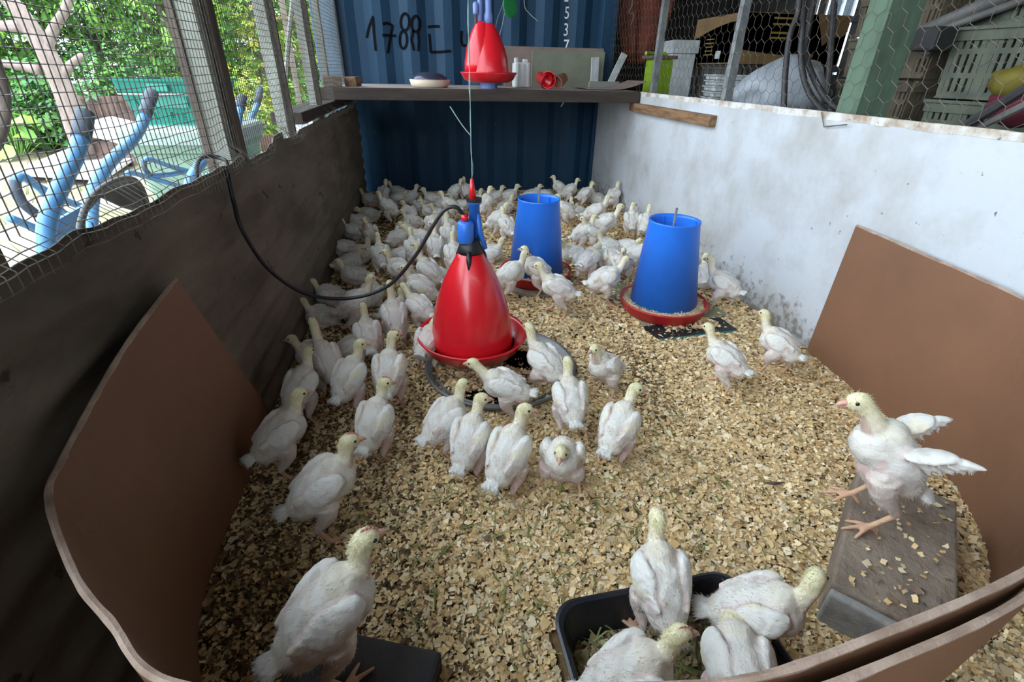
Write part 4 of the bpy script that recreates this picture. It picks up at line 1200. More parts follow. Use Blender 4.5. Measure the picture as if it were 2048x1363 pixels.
# ================================================================== YARD BEYOND THE LEFT NETTING
def leafset(name, m, parent, cents, n, size, palette, seed, droop=.3, pinn=7, asp=.38):
    """sprays of leaflets filling a set of ellipsoids (centre, radii)"""
    r = np.random.default_rng(seed)
    vol = np.array([c[1][0] * c[1][1] * c[1][2] for c in cents]) ** .67
    which = r.choice(len(cents), n, p=vol / vol.sum())
    C = np.array([c[0] for c in cents])[which]; RR = np.array([c[1] for c in cents])[which]
    d = r.normal(size=(n, 3)); d /= np.linalg.norm(d, axis=1)[:, None]
    rad = r.uniform(.55, 1.05, n) ** .6
    base = C + d * RR * rad[:, None]
    ax = d * (1, 1, .5) + r.normal(0, .5, (n, 3)) + (0, 0, -droop); ax /= np.linalg.norm(ax, axis=1)[:, None]
    up = np.array((0, 0, 1.)) + r.normal(0, .3, (n, 3))
    sd_ = np.cross(ax, up); sd_ /= np.linalg.norm(sd_, axis=1)[:, None]
    nm = np.cross(sd_, ax)
    S_ = size * r.uniform(.7, 1.3, n)
    pal = np.array(palette)
    colr = pal[r.integers(0, len(pal), n)] * r.uniform(.75, 1.2, (n, 1))
    V = []; Cc = []
    for k in range(pinn):
        t = (k // 2 + 1) / (pinn // 2 + 1); s = 1 if k % 2 else -1
        if k == pinn - 1: s = 0
        o = base + ax * (S_ * t * 1.6)[:, None]
        dr = ax * (.55 if s else 1.) + sd_ * s * .85 - nm * .25
        dr /= np.linalg.norm(dr, axis=1)[:, None]
        sw = np.cross(dr, nm); sw /= np.linalg.norm(sw, axis=1)[:, None] + 1e-9
        L = (S_ * (1.0 - .3 * abs(t - .5)))[:, None]
        V.append(np.stack([o, o + dr * L * .5 + sw * L * asp * .5 + nm * L * .04, o + dr * L - nm * L * .1, o + dr * L * .5 - sw * L * asp * .5 + nm * L * .04], 1))
        Cc.append(np.repeat(colr * r.uniform(.9, 1.1, (n, 1)), 4, 0))
    V = np.concatenate(V).reshape(-1, 3); Cc = np.concatenate(Cc)
    nf = len(V) // 4
    me = bpy.data.meshes.new(name)
    me.vertices.add(len(V)); me.vertices.foreach_set('co', V.astype(np.float32).ravel())
    me.loops.add(nf * 4); me.loops.foreach_set('vertex_index', np.arange(nf * 4, dtype=np.int32))
    me.polygons.add(nf); me.polygons.foreach_set('loop_start', np.arange(0, nf * 4, 4, dtype=np.int32))
    me.update(calc_edges=True)
    ca = me.color_attributes.new('Col', 'FLOAT_COLOR', 'POINT')
    ca.data.foreach_set('color', np.c_[Cc, np.ones(len(Cc))].astype(np.float32).ravel())
    me.materials.append(m)
    o = bpy.data.objects.new(name, me); COL.objects.link(o)
    if parent: o.parent = parent
    return stuff(o)
GREENS = [(.12, .30, .045), (.17, .38, .06), (.09, .22, .045), (.24, .42, .07), (.07, .19, .05)]
DARKG = [(.07, .19, .04), (.05, .15, .045), (.10, .24, .05), (.06, .17, .07)]
YELG = [(.26, .42, .05), (.34, .46, .06), (.20, .38, .05), (.45, .42, .05)]
def tree(x, y, h, rx, pal, n, size, label, seed, trunk=.10, low=.15):
    t = thing('tree', label, 'tree', (x, y, YZ), 0, 'trees and bushes beyond the yard')
    r = np.random.default_rng(seed)
    cents = []
    for k in range(9):
        zz = h * (low + (1 - low) * (k + .5) / 9)
        wd = rx * (1 - .35 * abs(zz / h - .5))
        cents.append(((r.uniform(-.45, .45) * wd, r.uniform(-.3, .3) * wd, zz), (wd * r.uniform(.55, .8), wd * r.uniform(.45, .6), h * .13)))
    leafset('foliage', m_leaf, t, cents, n, size, pal, seed)
    p = spline([(0, 0, 0), (.08, .02, h * .35), (-.05, .05, h * .65), (.05, 0, h * .9)], 4)
    g = MB(); g.tube(p, [trunk * (1 - .75 * i / (len(p) - 1)) for i in range(len(p))], 8)
    for k in range(5):
        a = r.uniform(0, 6.28); z = h * r.uniform(.3, .7)
        g.tube([(0, 0, z), (rx * .35 * math.cos(a), rx * .35 * math.sin(a), z + h * .12), (rx * .6 * math.cos(a), rx * .6 * math.sin(a), z + h * .22)], [trunk * .4, trunk * .25, trunk * .1], 6)
    g.obj('trunk', m_bark, t, smooth=True)
    return t
tree(-7.6, 10.2, 4.6, 1.6, GREENS, 2600, .11, 'leafy green tree at the far left of the yard', 21)
tree(-5.9, 11.2, 4.9, 1.7, GREENS, 3000, .11, 'broad green tree behind the bare grey trunk', 22)
tree(-4.3, 10.4, 4.6, 1.5, GREENS, 2800, .10, 'green tree with drooping sprays above the teal crate', 23)
tree(-3.0, 10.8, 4.4, 1.3, YELG + GREENS[:2], 2400, .10, 'yellow green tree behind the thick whitewashed post', 24)
tree(-1.9, 12.4, 4.0, 1.3, GREENS, 2000, .10, 'green tree seen between the pale posts', 25)
tree(-9.4, 12.6, 5.2, 2.0, DARKG, 2400, .13, 'dark tree behind the leftmost trees', 26)
tree(-6.6, 14.6, 5.4, 2.2, DARKG, 2600, .14, 'dark tree filling the gap behind the grey trunk', 27)
tree(-3.6, 14.8, 5.2, 2.2, DARKG, 2600, .14, 'dark tree behind the yellow green one', 28)
tree(-.6, 16.0, 4.8, 2.0, DARKG, 1800, .14, 'dark tree far behind the container corner', 29)
def bush(x, y, h, rx, pal, n, size, label, seed, pinn=5, asp=.55):
    t = thing('bush', label, 'bush', (x, y, YZ), 0, 'trees and bushes beyond the yard')
    leafset('foliage', m_leaf, t, [((0, 0, h * .5), (rx, rx * .7, h * .55)), ((rx * .4, .1, h * .4), (rx * .7, rx * .6, h * .45))], n, size, pal, seed, pinn=pinn, asp=asp)
    g = MB()
    for k in range(6):
        a = k * 1.05; g.tube([(0, 0, 0), (rx * .4 * math.cos(a), rx * .4 * math.sin(a), h * .6)], [.015, .006], 5)
    g.obj('stem', m_bark, t)
bush(-4.9, 9.0, 1.3, 1.0, DARKG, 900, .10, 'dark bush at the foot of the trees behind the teal crate', 31)
bush(-6.6, 9.4, 1.2, 1.0, DARKG + GREENS, 900, .11, 'low bush left of the bare grey trunk', 32)
bush(-3.2, 9.2, 1.1, .8, YELG, 700, .085, 'yellow flowering bush right of the thick whitewashed post', 33)
bush(-2.0, 10.0, .9, .7, GREENS, 600, .08, 'small green bush between the pale posts', 34)
# bare grey trunk with forks
def yb(px, py, Y=7.4): return ony(px, py, Y)
t = thing('tree', 'bare grey forked trunk standing in front of the foliage', 'tree', yb(168, 300), 0)
o0 = t.location
g = MB()
tr = spline([yb(168, 306), yb(140, 215), (yb(108, 135)), yb(80, 85), yb(40, 25), yb(-30, -60), yb(-70, -160)], 5)
g.tube([p - o0 for p in tr], [.125 - .06 * i / len(tr) for i in range(len(tr))], 10)
for a in ([(92, 100), (105, 62), (130, 20), (150, -40), (160, -120)], [(118, 160), (140, 132), (165, 110)], [(70, 75), (40, 52), (0, 50), (-60, 40)], [(84, 140), (40, 132), (-40, 120)], [(52, 42), (30, 55), (-20, 50)]):
    pp = spline([yb(*q) for q in a], 4)
    g.tube([p - o0 for p in pp], [.065 - .035 * i / len(pp) for i in range(len(pp))], 8)
g.obj('trunk', m_bark, t, smooth=True)
p = fl(-10, 285, YZ); q = onx(4, 225, -2.2)
tag(MB().tube(spline([onx(-90, -260, -1.6), onx(-45, -60, -1.6), onx(-22, 90, -1.6), onx(3, 175, -1.6), onx(5, 235, -1.6), onx(-10, 285, -1.6), onx(-40, 340, -1.6), onx(-90, 640, -1.6)], 5), .024, 8).obj('dark_branch', m_postdark, smooth=True), 'dark curved branch at the left edge of the photo', 'branch')
# big leaved weeds
def weed(x, y, n, label, seed, s=.22):
    t = thing('leafy_weed', label, 'plant', (x, y, YZ))
    r = random.Random(seed)
    cu = [(.14, .34, .07), (.22, .45, .10), (.30, .50, .09), (.17, .38, .13)]
    for k in range(n):
        a = r.uniform(0, 6.28); rr = r.uniform(.05, .55); z = r.uniform(.1, .75)
        c = Vector((rr * math.cos(a), rr * math.sin(a), z))
        L = s * r.uniform(.7, 1.3); Wd = L * .42
        rot = rotv(math.degrees(a) + r.uniform(-40, 40), r.uniform(-40, 15), r.uniform(-25, 25))
        col = r.choice(cu); g = MB()
        vs = [(0, 0, 0), (L * .3, Wd, .0), (L * .3, 0, -.02), (L * .3, -Wd, 0), (L * .7, Wd * .75, -.02), (L * .7, 0, -.035), (L * .7, -Wd * .75, -.02), (L, 0, -.07)]
        g.add([c + rot @ Vector(v) for v in vs], [(0, 2, 1), (0, 3, 2), (1, 2, 5, 4), (2, 3, 6, 5), (4, 5, 7), (5, 6, 7)], col)
        g.tube([(c.x * .3, c.y * .3, 0), c * .7 + Vector((0, 0, .06)), c], .006, 4, col)
        g.obj('leaf', m_leaf, t, color=True)
p = fl(40, 300, YZ)
weed(p.x + .3, p.y - .6, 46, 'big leaved weed plant at the foot of the trees at the far left', 1, .26)
weed(p.x - .7, p.y - 1.0, 40, 'second big leaved weed at the left edge of the photo', 2, .28)
weed(p.x + 1.1, p.y + .2, 26, 'smaller leafy weed just left of the bare grey trunk', 3, .2)
# grass tufts in the yard
g = MB(); r = random.Random(5)
for k in range(2600):
    x = r.uniform(-6.5, -1.0); y = r.uniform(2.5, 10.5)
    if mnoise.noise((x * .8, y * .8, 0)) < -.05 and r.random() < .8: continue
    a = r.uniform(0, 6.28); L = r.uniform(.04, .13)
    dx, dy = math.cos(a), math.sin(a)
    cc = r.choice([(.30, .42, .08), (.22, .36, .07), (.45, .45, .18), (.36, .42, .10)])
    g.add([(x - dy * .006, y + dx * .006, YZ), (x + dy * .006, y - dx * .006, YZ), (x + dx * L * .6, y + dy * L * .6, YZ + L)], [(0, 1, 2)], cc)
tag(g.obj('grass', m_leaf, color=True), 'thin grass tufts on the sunlit yard', 'grass', kind='stuff')
# pale board lying in the yard, tin sheets, old shed sheet
c = [fl(18, 345, YZ + .10), fl(160, 286, YZ + .10), fl(272, 312, YZ + .10), fl(206, 356, YZ + .10)]
g = MB()
for dzz in (-.03, 0):
    for p in c: g.v.append((p.x, p.y, p.z + dzz))
g.f = [(3, 2, 1, 0), (4, 5, 6, 7)] + [(i, (i + 1) % 4, 4 + (i + 1) % 4, 4 + i) for i in range(4)]
o = tag(g.obj('pale_sheet', m_whitesheet, fix=True), 'pale sheet lying flat in the sun before the trees', 'sheet')
mid = (c[0] + c[2]) / 2
g = MB()
for p in c:
    q = p.lerp(mid, .12); g.box((q.x - .06, q.y - .06, YZ), (q.x + .06, q.y + .06, p.z - .03))
g.obj('bearer_block', m_rust, o)
def tinsheet(px0, px1, py, Y, h, m, label, tilt=0.):
    a, b = ony(px0, py, Y), ony(px1, py, Y)
    g = MB(); n = 24; L = (b - a).length
    for i in range(n + 1):
        x = a.x + L * i / n; yy = Y + .015 * math.cos(i * PI)
        g.v += [(x, yy, YZ), (x, yy - tilt, YZ + h), (x, yy + .01, YZ), (x, yy + .01 - tilt, YZ + h)]
    for i in range(n):
        k = i * 4; g.f += [(k, k + 4, k + 5, k + 1), (k + 2, k + 3, k + 7, k + 6), (k + 1, k + 5, k + 7, k + 3)]
    return tag(g.obj('tin_sheet', m, fix=True), label, 'sheet', 'sheets standing in the yard')
tinsheet(150, 280, 240, 8.3, .80, m_rust, 'rusty brown tin sheet standing behind the pale flat sheet')
P = [ony(188, 240, 8.0), ony(222, 232, 8.0), ony(258, 240, 8.0), ony(282, 248, 8.0)]
g = MB()
for p in P:
    g.v += [tuple(p), (p.x - .05, p.y - .55, p.z - .18), (p.x, p.y, p.z - .015), (p.x - .05, p.y - .55, p.z - .195)]
for i in range(3):
    k = i * 4; g.f += [(k, k + 1, k + 5, k + 4), (k + 2, k + 6, k + 7, k + 3), (k + 1, k + 3, k + 7, k + 5)]
g.f += [(0, 2, 3, 1), (12, 13, 15, 14)]
o = tag(g.obj('tin_roof', m_tin, fix=True), 'bright crumpled tin sheet on a low brown stack', 'sheet')
a = P[0]; b = P[3]
tag(MB().box((a.x, 7.5, YZ), (b.x, 7.9, a.z - .21)).obj('timber_stack', m_rust), 'low brown stack under the bright tin sheet', 'stack')
tinsheet(545, 620, 195, 8.0, .55, m_tin, 'white tin sheet standing between the pale posts')
tinsheet(500, 560, 200, 7.4, .40, m_rust, 'low dark tin sheet right of the thick whitewashed post')
a, b = ony(520, 40, 9.0), ony(650, 50, 9.0)
tag(MB().tube([a, (a + b) / 2 + Vector((0, 0, .05)), b, b + Vector((.8, 0, 0))], .03, 8).obj('bamboo_pole', m_yellow), 'yellow bamboo pole lying across high among the branches', 'pole')
tag(MB().tube([(a.x + .35, 9.0, YZ), (a.x + .35, 9.0, a.z + .4)], .04, 8).obj('rough_post', m_bark), 'rough upright carrying the yellow bamboo pole', 'post')
# wheelie bin and teal crate
BX0, BX1, BY0, BY1, BZ = -1.86, -1.22, 3.48, 4.16, .665
t = thing('wheelie_bin', 'pale green wheelie bin carrying the teal crate', 'bin', ((BX0 + BX1) / 2, (BY0 + BY1) / 2, YZ))
w2, d2, hh = (BX1 - BX0) / 2, (BY1 - BY0) / 2, BZ - YZ
g = MB(); rings = []
for z, k in ((.0, .74), (.06, .76), (hh - .16, .93), (hh - .15, .98), (hh - .09, 1.0)):
    rings.append([(x, y, z) for x, y in rrect(w2 * k, d2 * k, .06, 4)])
n = len(rings[0])
for r_ in rings: g.v += r_
for i in range(len(rings) - 1):
    for k in range(n): g.f.append((i * n + k, i * n + (k + 1) % n, (i + 1) * n + (k + 1) % n, (i + 1) * n + k))
g.f += [tuple(range(n - 1, -1, -1)), tuple(range((len(rings) - 1) * n, len(rings) * n))]
g.obj('bin_body', m_bin, t)
g = MB(); rings = []
for z, k in ((hh - .10, 1.04), (hh - .03, 1.05), (hh - .012, 1.02), (hh, .9)):
    rings.append([(x, y, z) for x, y in rrect(w2 * k, d2 * k, .05, 4)])
for r_ in rings: g.v += r_
for i in range(len(rings) - 1):
    for k in range(n): g.f.append((i * n + k, i * n + (k + 1) % n, (i + 1) * n + (k + 1) % n, (i + 1) * n + k))
g.f += [tuple(range(n - 1, -1, -1)), tuple(range((len(rings) - 1) * n, len(rings) * n))]
g.obj('bin_lid', m_binlid, t)
for s in (-1, 1): MB().tube([(s * w2 * .62, d2 * .74, .1), (s * w2 * .74, d2 * .74, .1)], .1, 16).obj('wheel', m_black, t)

def crate(name, w_, d_, h_, m, label, loc, rz, tap=.9, rows=3, cols=14, rim=.05, group=None, rx=0., grip=True):
    t = thing(name, label, 'crate', loc, rz, group)
    if rx: t.rotation_euler.x = rx
    def panel(a, b):                      # a, b: base corner directions (unit square), slotted wall between
        g = MB()
        def P(u, z, o):
            k = tap + (1 - tap) * z / h_
            x = (a[0] + (b[0] - a[0]) * u) * w_ / 2 * k; y = (a[1] + (b[1] - a[1]) * u) * d_ / 2 * k
            nx, ny = (b[1] - a[1]), -(b[0] - a[0]); q = math.hypot(nx, ny)
            return Vector((x + nx / q * o, y + ny / q * o, z))
        def slab_(u0, u1, z0, z1, th=.006):
            vs = [P(u0, z0, 0), P(u1, z0, 0), P(u1, z1, 0), P(u0, z1, 0), P(u0, z0, th), P(u1, z0, th), P(u1, z1, th), P(u0, z1, th)]
            g.add(vs, [(0, 3, 2, 1), (4, 5, 6, 7), (0, 1, 5, 4), (1, 2, 6, 5), (2, 3, 7, 6), (3, 0, 4, 7)])
        zr = [0, .035] + [h_ * (i / rows) - .009 for i in range(1, rows)]
        slab_(0, 1, 0, .028); slab_(0, 1, h_ - rim, h_, .018)
        slab_(0, 1, h_ - .012, h_, .03)
        for i in range(1, rows): slab_(0, 1, h_ * i / rows - .010, h_ * i / rows + .010, .010)
        for i in range(cols + 1):
            u = i / cols; wd = .32 / cols if i % 5 else .62 / cols
            slab_(max(0, u - wd), min(1, u + wd), .02, h_ - rim + .005, .008)
        g.obj('side_panel', m, t)
    c = ((-1, -1), (1, -1), (1, 1), (-1, 1))
    for i in range(4): panel(c[i], c[(i + 1) % 4])
    g = MB()
    for i in range(7):
        y = -d_ / 2 * tap + d_ * tap * i / 6
        g.box((-w_ / 2 * tap, y - .012, 0), (w_ / 2 * tap, y + .012, .006))
        x = -w_ / 2 * tap + w_ * tap * i / 6
        g.box((x - .012, -d_ / 2 * tap, .001), (x + .012, d_ / 2 * tap, .008))
    g.obj('base_grid', m, t)
    return t
t = crate('plastic_crate', .46, .58, .255, m_teal, 'teal green slotted crate on the lid of the pale bin', (-1.585, 3.86, BZ + .001), 0, tap=.80, rows=3, cols=12, rim=.07)
MB().tube([(-.225, -.325, .215), (-.215, -.330, .175), (.215, -.330, .175), (.228, -.325, .235)], .005, 6).obj('wire_handle', m_galv, t)
MB().box((-.06, -.316, .19), (.06, -.312, .232), bev=.002).obj('grip_plate', m_teal, t)
MB().box((-.13, -.280, .10), (.13, -.274, .175)).obj('label_plate', m_teal, t)

# wheelbarrows
def px_(p, X): return onx(p[0], p[1], X)
t = thing('wheelbarrow', 'blue wheelbarrow tipped on its nose with two handles pointing up', 'wheelbarrow', (-1.1, 1.7, YZ))
o0 = t.location
XH = -1.0
g1 = spline([px_((96, 560), XH), px_((92, 480), XH), px_((100, 425), XH), px_((130, 355), XH), px_((152, 310), XH), px_((165, 262), XH), px_((170, 226), XH)], 6)
g2 = spline([px_((180, 470), XH - .12), px_((186, 388), XH - .12), px_((215, 330), XH - .12), px_((255, 290), XH - .12), px_((280, 255), XH - .12), px_((292, 222), XH - .12), px_((304, 186), XH - .12)], 6)
for hnd in (g1, g2):
    k = len(hnd)
    hp_ = [p - o0 for p in hnd]
    e = MB().tube([Vector((hp_[0].x, hp_[0].y, .0))] + hp_[:int(k * .80)], .021, 10).obj('handle', m_barrow, t, smooth=True)
    MB().tube(hp_[int(k * .78):], .0245, 10).obj('grip', m_grip, e, smooth=True)
XT = -.86
rim = [(158, 470), (163, 440), (176, 405), (200, 378), (228, 362), (254, 356), (272, 362), (284, 378), (292, 400), (300, 430)]
P = spline([px_(p, XT) - o0 for p in rim], 3)
g = MB(); cenr = sum(P, Vector()) / len(P)
n = len(P)
for p in P:
    q = p.lerp(cenr, .16); q2 = p.lerp(cenr, .45)
    g.v += [tuple(p), tuple(q + Vector((-.018, 0, .0))), tuple(q2 + Vector((-.04, 0, .0))), tuple(Vector((cenr.x - .05, cenr.y, cenr.z)))]
for i in range(n - 1):
    for k in range(3): g.f.append((i * 4 + k, i * 4 + 4 + k, i * 4 + 5 + k, i * 4 + k + 1))
o = g.obj('tray', m_tray, t, smooth=True)
md = o.modifiers.new('s', 'SOLIDIFY'); md.thickness = .006
MB().tube(P, .008, 8).obj('tray_rim', m_tray, t, smooth=True)
MB().tube([P[0], Vector((P[0].x, P[0].y, 0))], .012, 8).obj('stand', m_barrow, t)
MB().tube([P[-1], Vector((P[-1].x, P[-1].y, 0))], .012, 8).obj('stand', m_barrow, t)
a, b, c_, d_ = [px_(p, XH - .03) - o0 for p in ((104, 446), (172, 408), (170, 560), (104, 600))]
g = MB()
for off in (0, -.01):
    for p in (a, b, c_, d_): g.v.append((p.x + off, p.y, p.z))
g.f = [(0, 1, 2, 3), (7, 6, 5, 4)] + [(i, 4 + i, 4 + (i + 1) % 4, (i + 1) % 4) for i in range(4)]
g.obj('frame_plate', m_barrow, t, fix=True)
def loop(pts, X, r, m, label, name, cat, grip=None):
    P = spline([px_(p, X) for p in pts], 6)
    zmin = Vector((P[0].x, P[0].y, YZ + r))
    o = MB().tube(P, r, 8).obj(name, m, smooth=True)
    return tag(o, label, cat)
t = thing('wheelbarrow', 'second blue wheelbarrow whose thin tubes show at the lower left', 'wheelbarrow', (-1.9, 2.6, YZ)); o0 = t.location
for pts in ([(30, 362), (45, 352), (75, 372), (120, 396), (160, 412)], [(20, 436), (50, 448), (84, 462), (104, 474)]):
    MB().tube([p - o0 for p in spline([px_(q, -1.7) for q in pts], 5)], .017, 8).obj('frame_tube', m_barrow, t, smooth=True)
MB().tube([p - o0 for p in spline([px_(q, -1.7) for q in ((30, 362), (34, 388), (48, 408), (72, 428))], 5)], .019, 8).obj('grip', m_grip, t, smooth=True)
MB().tube([px_((104, 474), -1.7) - o0, Vector((.2, -.4, .0))], .015, 8).obj('leg', m_barrow, t)
MB().tube([px_((75, 372), -1.7) - o0, Vector((.2, .3, .0))], .015, 8).obj('leg', m_barrow, t)
t = thing('wheelbarrow', 'third blue wheelbarrow behind the netting beside the thick whitewashed post', 'wheelbarrow', (-1.2, 2.5, YZ)); o0 = t.location
XB = -1.05
for k, pts in enumerate(([(375, 400), (382, 358), (400, 330), (425, 305), (450, 290), (470, 268), (478, 225), (484, 196)], [(470, 330), (478, 268), (498, 240), (512, 215), (520, 180)])):
    hp_ = [p - o0 for p in spline([px_(q, XB - .25 * k) for q in pts], 6)]
    e = MB().tube([Vector((hp_[0].x, hp_[0].y, 0))] + hp_, .022, 10).obj('handle', m_barrow, t, smooth=True)
    MB().tube([hp_[-6] + Vector((0, 0, 0)), hp_[-3], hp_[-1] + (hp_[-1] - hp_[-2]) * .3], .026, 10).obj('grip', m_grip, e, smooth=True)
MB().tube([p - o0 for p in spline([px_(q, XB - .05) for q in ((398, 395), (405, 362), (425, 348), (450, 345), (470, 356), (478, 380))], 5)], .016, 8).obj('hoop', m_barrow, t, smooth=True)
for pts in ([(288, 322), (300, 318), (340, 332), (395, 346)], [(255, 350), (262, 345), (310, 358), (358, 372)], [(300, 352), (345, 348), (385, 340)]):
    MB().tube([p - o0 for p in spline([px_(q, XB - .4) for q in pts], 5)], .013, 8).obj('frame_tube', m_barrow, t, smooth=True)
MB().tube([p - o0 for p in spline([px_(q, XB - .4) for q in ((288, 322), (290, 338), (302, 352))], 5)], .013, 8).obj('grip', m_grip, t, smooth=True)

# ================================================================== STORE BEHIND THE WHITE WALL
ZB = .80
bench = thing('storage_bench', 'rough timber bench behind the white wall, loaded with boxes and crates', 'bench', (2.53, 3.5, 0))
for i in range(8):
    MB().box((-.90 + i * .215, -2.0, ZB - .03), (-.91 + i * .215 + .205, 2.3, ZB)).obj('plank', m_wood_dark, bench)
for sx in (-.8, .8):
    for sy in (-1.85, .1, 2.1): MB().box((sx - .04, sy - .04, 0), (sx + .04, sy + .04, ZB - .03)).obj('leg', m_wood_dark, bench)
# white foam box with lid
p = onx(1350, 170, 2.02)
t = thing('foam_box', 'tall white foam box with a lid beside the lime green container', 'box', (p.x, p.y, ZB), R(-8))
MB().box((-.09, -.11, 0), (.09, .11, .34), bev=.006).obj('box_body', m_foam, t)
MB().box((-.105, -.125, .34), (.105, .125, .43), bev=.006).obj('box_lid', m_foam, t)
tag(MB().box((p.x + .17, p.y + .02, ZB), (p.x + .56, p.y + .12, ZB + .36)).obj('grey_board', m_greyside), 'grey board standing between the foam box and the foam trays', 'board')
p = onx(1316, 160, 1.86)
t = thing('lime_container', 'lime green plastic container behind the end of the shelf', 'container', (p.x, p.y, ZB), .1)
MB().box((-.085, -.09, 0), (.085, .09, .30), bev=.012).obj('container_body', m_lime, t)
MB().box((-.12, -.10, .30), (.09, .10, .325), bev=.006).obj('container_rim', m_rust, t)
tag(MB().tube([(p.x - .14, p.y - .02, ZB + .339), (p.x - .02, p.y + .05, ZB + .339), (p.x + .10, p.y + .06, ZB + .339)], .014, 6).obj('lime_bar', m_lime), 'lime green bar lying above the lime container', 'bar')
# cardboard carton on a dark crate
CY = 3.62
cL, cR = ony(1478, 80, CY), ony(1690, 80, CY)
cB = onx(1388, 80, cL.x)
BXc, BYc = (cL.x + cR.x) / 2, CY + (cB.y - CY) / 2
CZ = ony(1478, 128, CY).z
t = thing('cardboard_carton', 'long ochre and navy cardboard carton above the foam trays', 'carton', (BXc, BYc, CZ), 0)
Lb, Wb, Hb = cR.x - cL.x, cB.y - CY, ony(1478, 22, CY).z - CZ
MB().box((-Lb / 2, -Wb / 2, 0), (Lb / 2, Wb / 2, Hb), bev=.004).obj('carton_body', m_boxyellow, t)
def swoosh(name, m, pts, axis, off):
    g = MB(); n = len(pts)
    for u, z in pts: g.v.append((u, off, z) if axis == 'y' else (off, u, z))
    g.f.append(tuple(range(n))); g.f.append(tuple(range(n - 1, -1, -1)))
    return g.obj(name, m, t)
arcp = [(-Lb / 2 + Lb * k / 16, Hb * (.30 - .10 * math.sin(PI * k / 16))) for k in range(17)]
swoosh('dark_print', m_boxdark, [(-Lb / 2 + .01, Hb - .005)] + [(u, z) for u, z in arcp[:14]] + [(Lb / 2 - .20, Hb * .6), (Lb / 2 - .26, Hb - .005)], 'y', -Wb / 2 - .0015)
swoosh('navy_print', m_boxnavy, [(Lb / 2 - .24, .01), (Lb / 2 - .20, .10), (Lb / 2 - .1, .17), (Lb / 2 - .01, .19), (Lb / 2 - .01, .01)], 'y', -Wb / 2 - .002)
for k, (zz, w0) in enumerate(((.27, .20), (.235, .24), (.185, .16), (.155, .12))):
    MB().box((-.18, -Wb / 2 - .003, zz), (-.18 + w0, -Wb / 2 - .002, zz + .012)).obj('gold_line', m_boxgold, t)
swoosh('navy_print', m_boxnavy, [(Wb / 2 - .005, .01)] + [(Wb / 2 - .005 - (Wb - .01) * k / 10, .17 + .09 * math.sin(PI / 2 * k / 10)) for k in range(11)] + [(-Wb / 2 + .005, .01)], 'x', -Lb / 2 - .0015)
MB().box((-Lb / 2 - .003, -.12, .035), (-Lb / 2 - .0018, -.05, .085)).obj('white_sticker', m_foam, t)
for k in range(5): MB().box((-Lb / 2 - .003, .0, .06 + .025 * k), (-Lb / 2 - .0018, .13 - .01 * (k % 3), .066 + .025 * k)).obj('text_line', m_boxgold, t)
MB().box((-Lb / 2 - .003, -.08, .30), (-Lb / 2 - .0018, -.0, .312)).obj('text_line', m_boxdark, t)
crate('dark_crate', Lb * .92, Wb * .8, CZ - ZB - .002, m_darksheet, 'dark slotted crate the cardboard carton rests on', (BXc + .03, BYc + .02, ZB + .001), 0, tap=1., rows=2, cols=18, rim=.03)
# foam trays, stacked
p = onx(1472, 160, 2.08)
for k in range(6):
    g = MB(); g.box((-.17, -.12, 0), (.17, .12, .03), bev=.008); g.box((-.18, -.13, .024), (.18, .13, .032))
    o = g.obj('foam_tray', m_foam); o.location = (p.x, p.y, ZB + .034 * k); o.rotation_euler.z = R(-14 + 3 * (k % 2))
    tag(o, ['lowest', 'second', 'third', 'fourth', 'fifth', 'topmost'][k] + ' white foam tray of the stack under the carton', 'tray', 'white foam trays in a stack')
# sack
p = onx(1560, 180, 2.02)
g = MB(); g.ell((0, 0, .13), (.27, .16, .17), None, 4)
for i, v in enumerate(g.v):
    x, y, z = v; q = 1 - .5 * max(0, (z - .1) / .3)
    n_ = mnoise.noise((x * 7, y * 7, z * 7)) * .03 + mnoise.noise((x * 19, y * 19, z * 5)) * .012
    g.v[i] = (x * q + n_ + (z - .1) * .15, y * q + n_, max(0, z + n_))
o = g.obj('woven_sack', m_sack, smooth=True); o.location = (p.x, p.y, ZB); o.rotation_euler.z = R(-32)
tag(o, 'white woven sack slumped behind the chicken wire', 'sack')
# hanging hoses in front
HX = 1.78
for i, (pts, lb) in enumerate((([(1600, -60), (1597, 20), (1580, 70), (1572, 130), (1568, 200), (1567, 240)], 'straight black hose hanging leftmost over the white sack'),
                    ([(1612, -60), (1606, 40), (1602, 110), (1612, 170), (1640, 215), (1680, 240)], 'black hose bending right at its foot, between the two others'),
                    ([(1640, -60), (1622, 30), (1612, 100), (1625, 150), (1655, 200), (1700, 235)], 'black hose hanging nearest the green painted post'))):
    tag(MB().tube(spline([onx(q[0], q[1], HX + .05 * i) for q in pts], 6), .014, 8).obj('hanging_hose', m_hose, smooth=True), lb, 'hose', 'black hoses hanging over the sack')
tag(MB().tube([onx(1672, -40, 2.0), onx(1655, 190, 2.0)], .014, 8).obj('dark_rod', m_hose), 'dark upright rod left of the green painted post', 'rod')
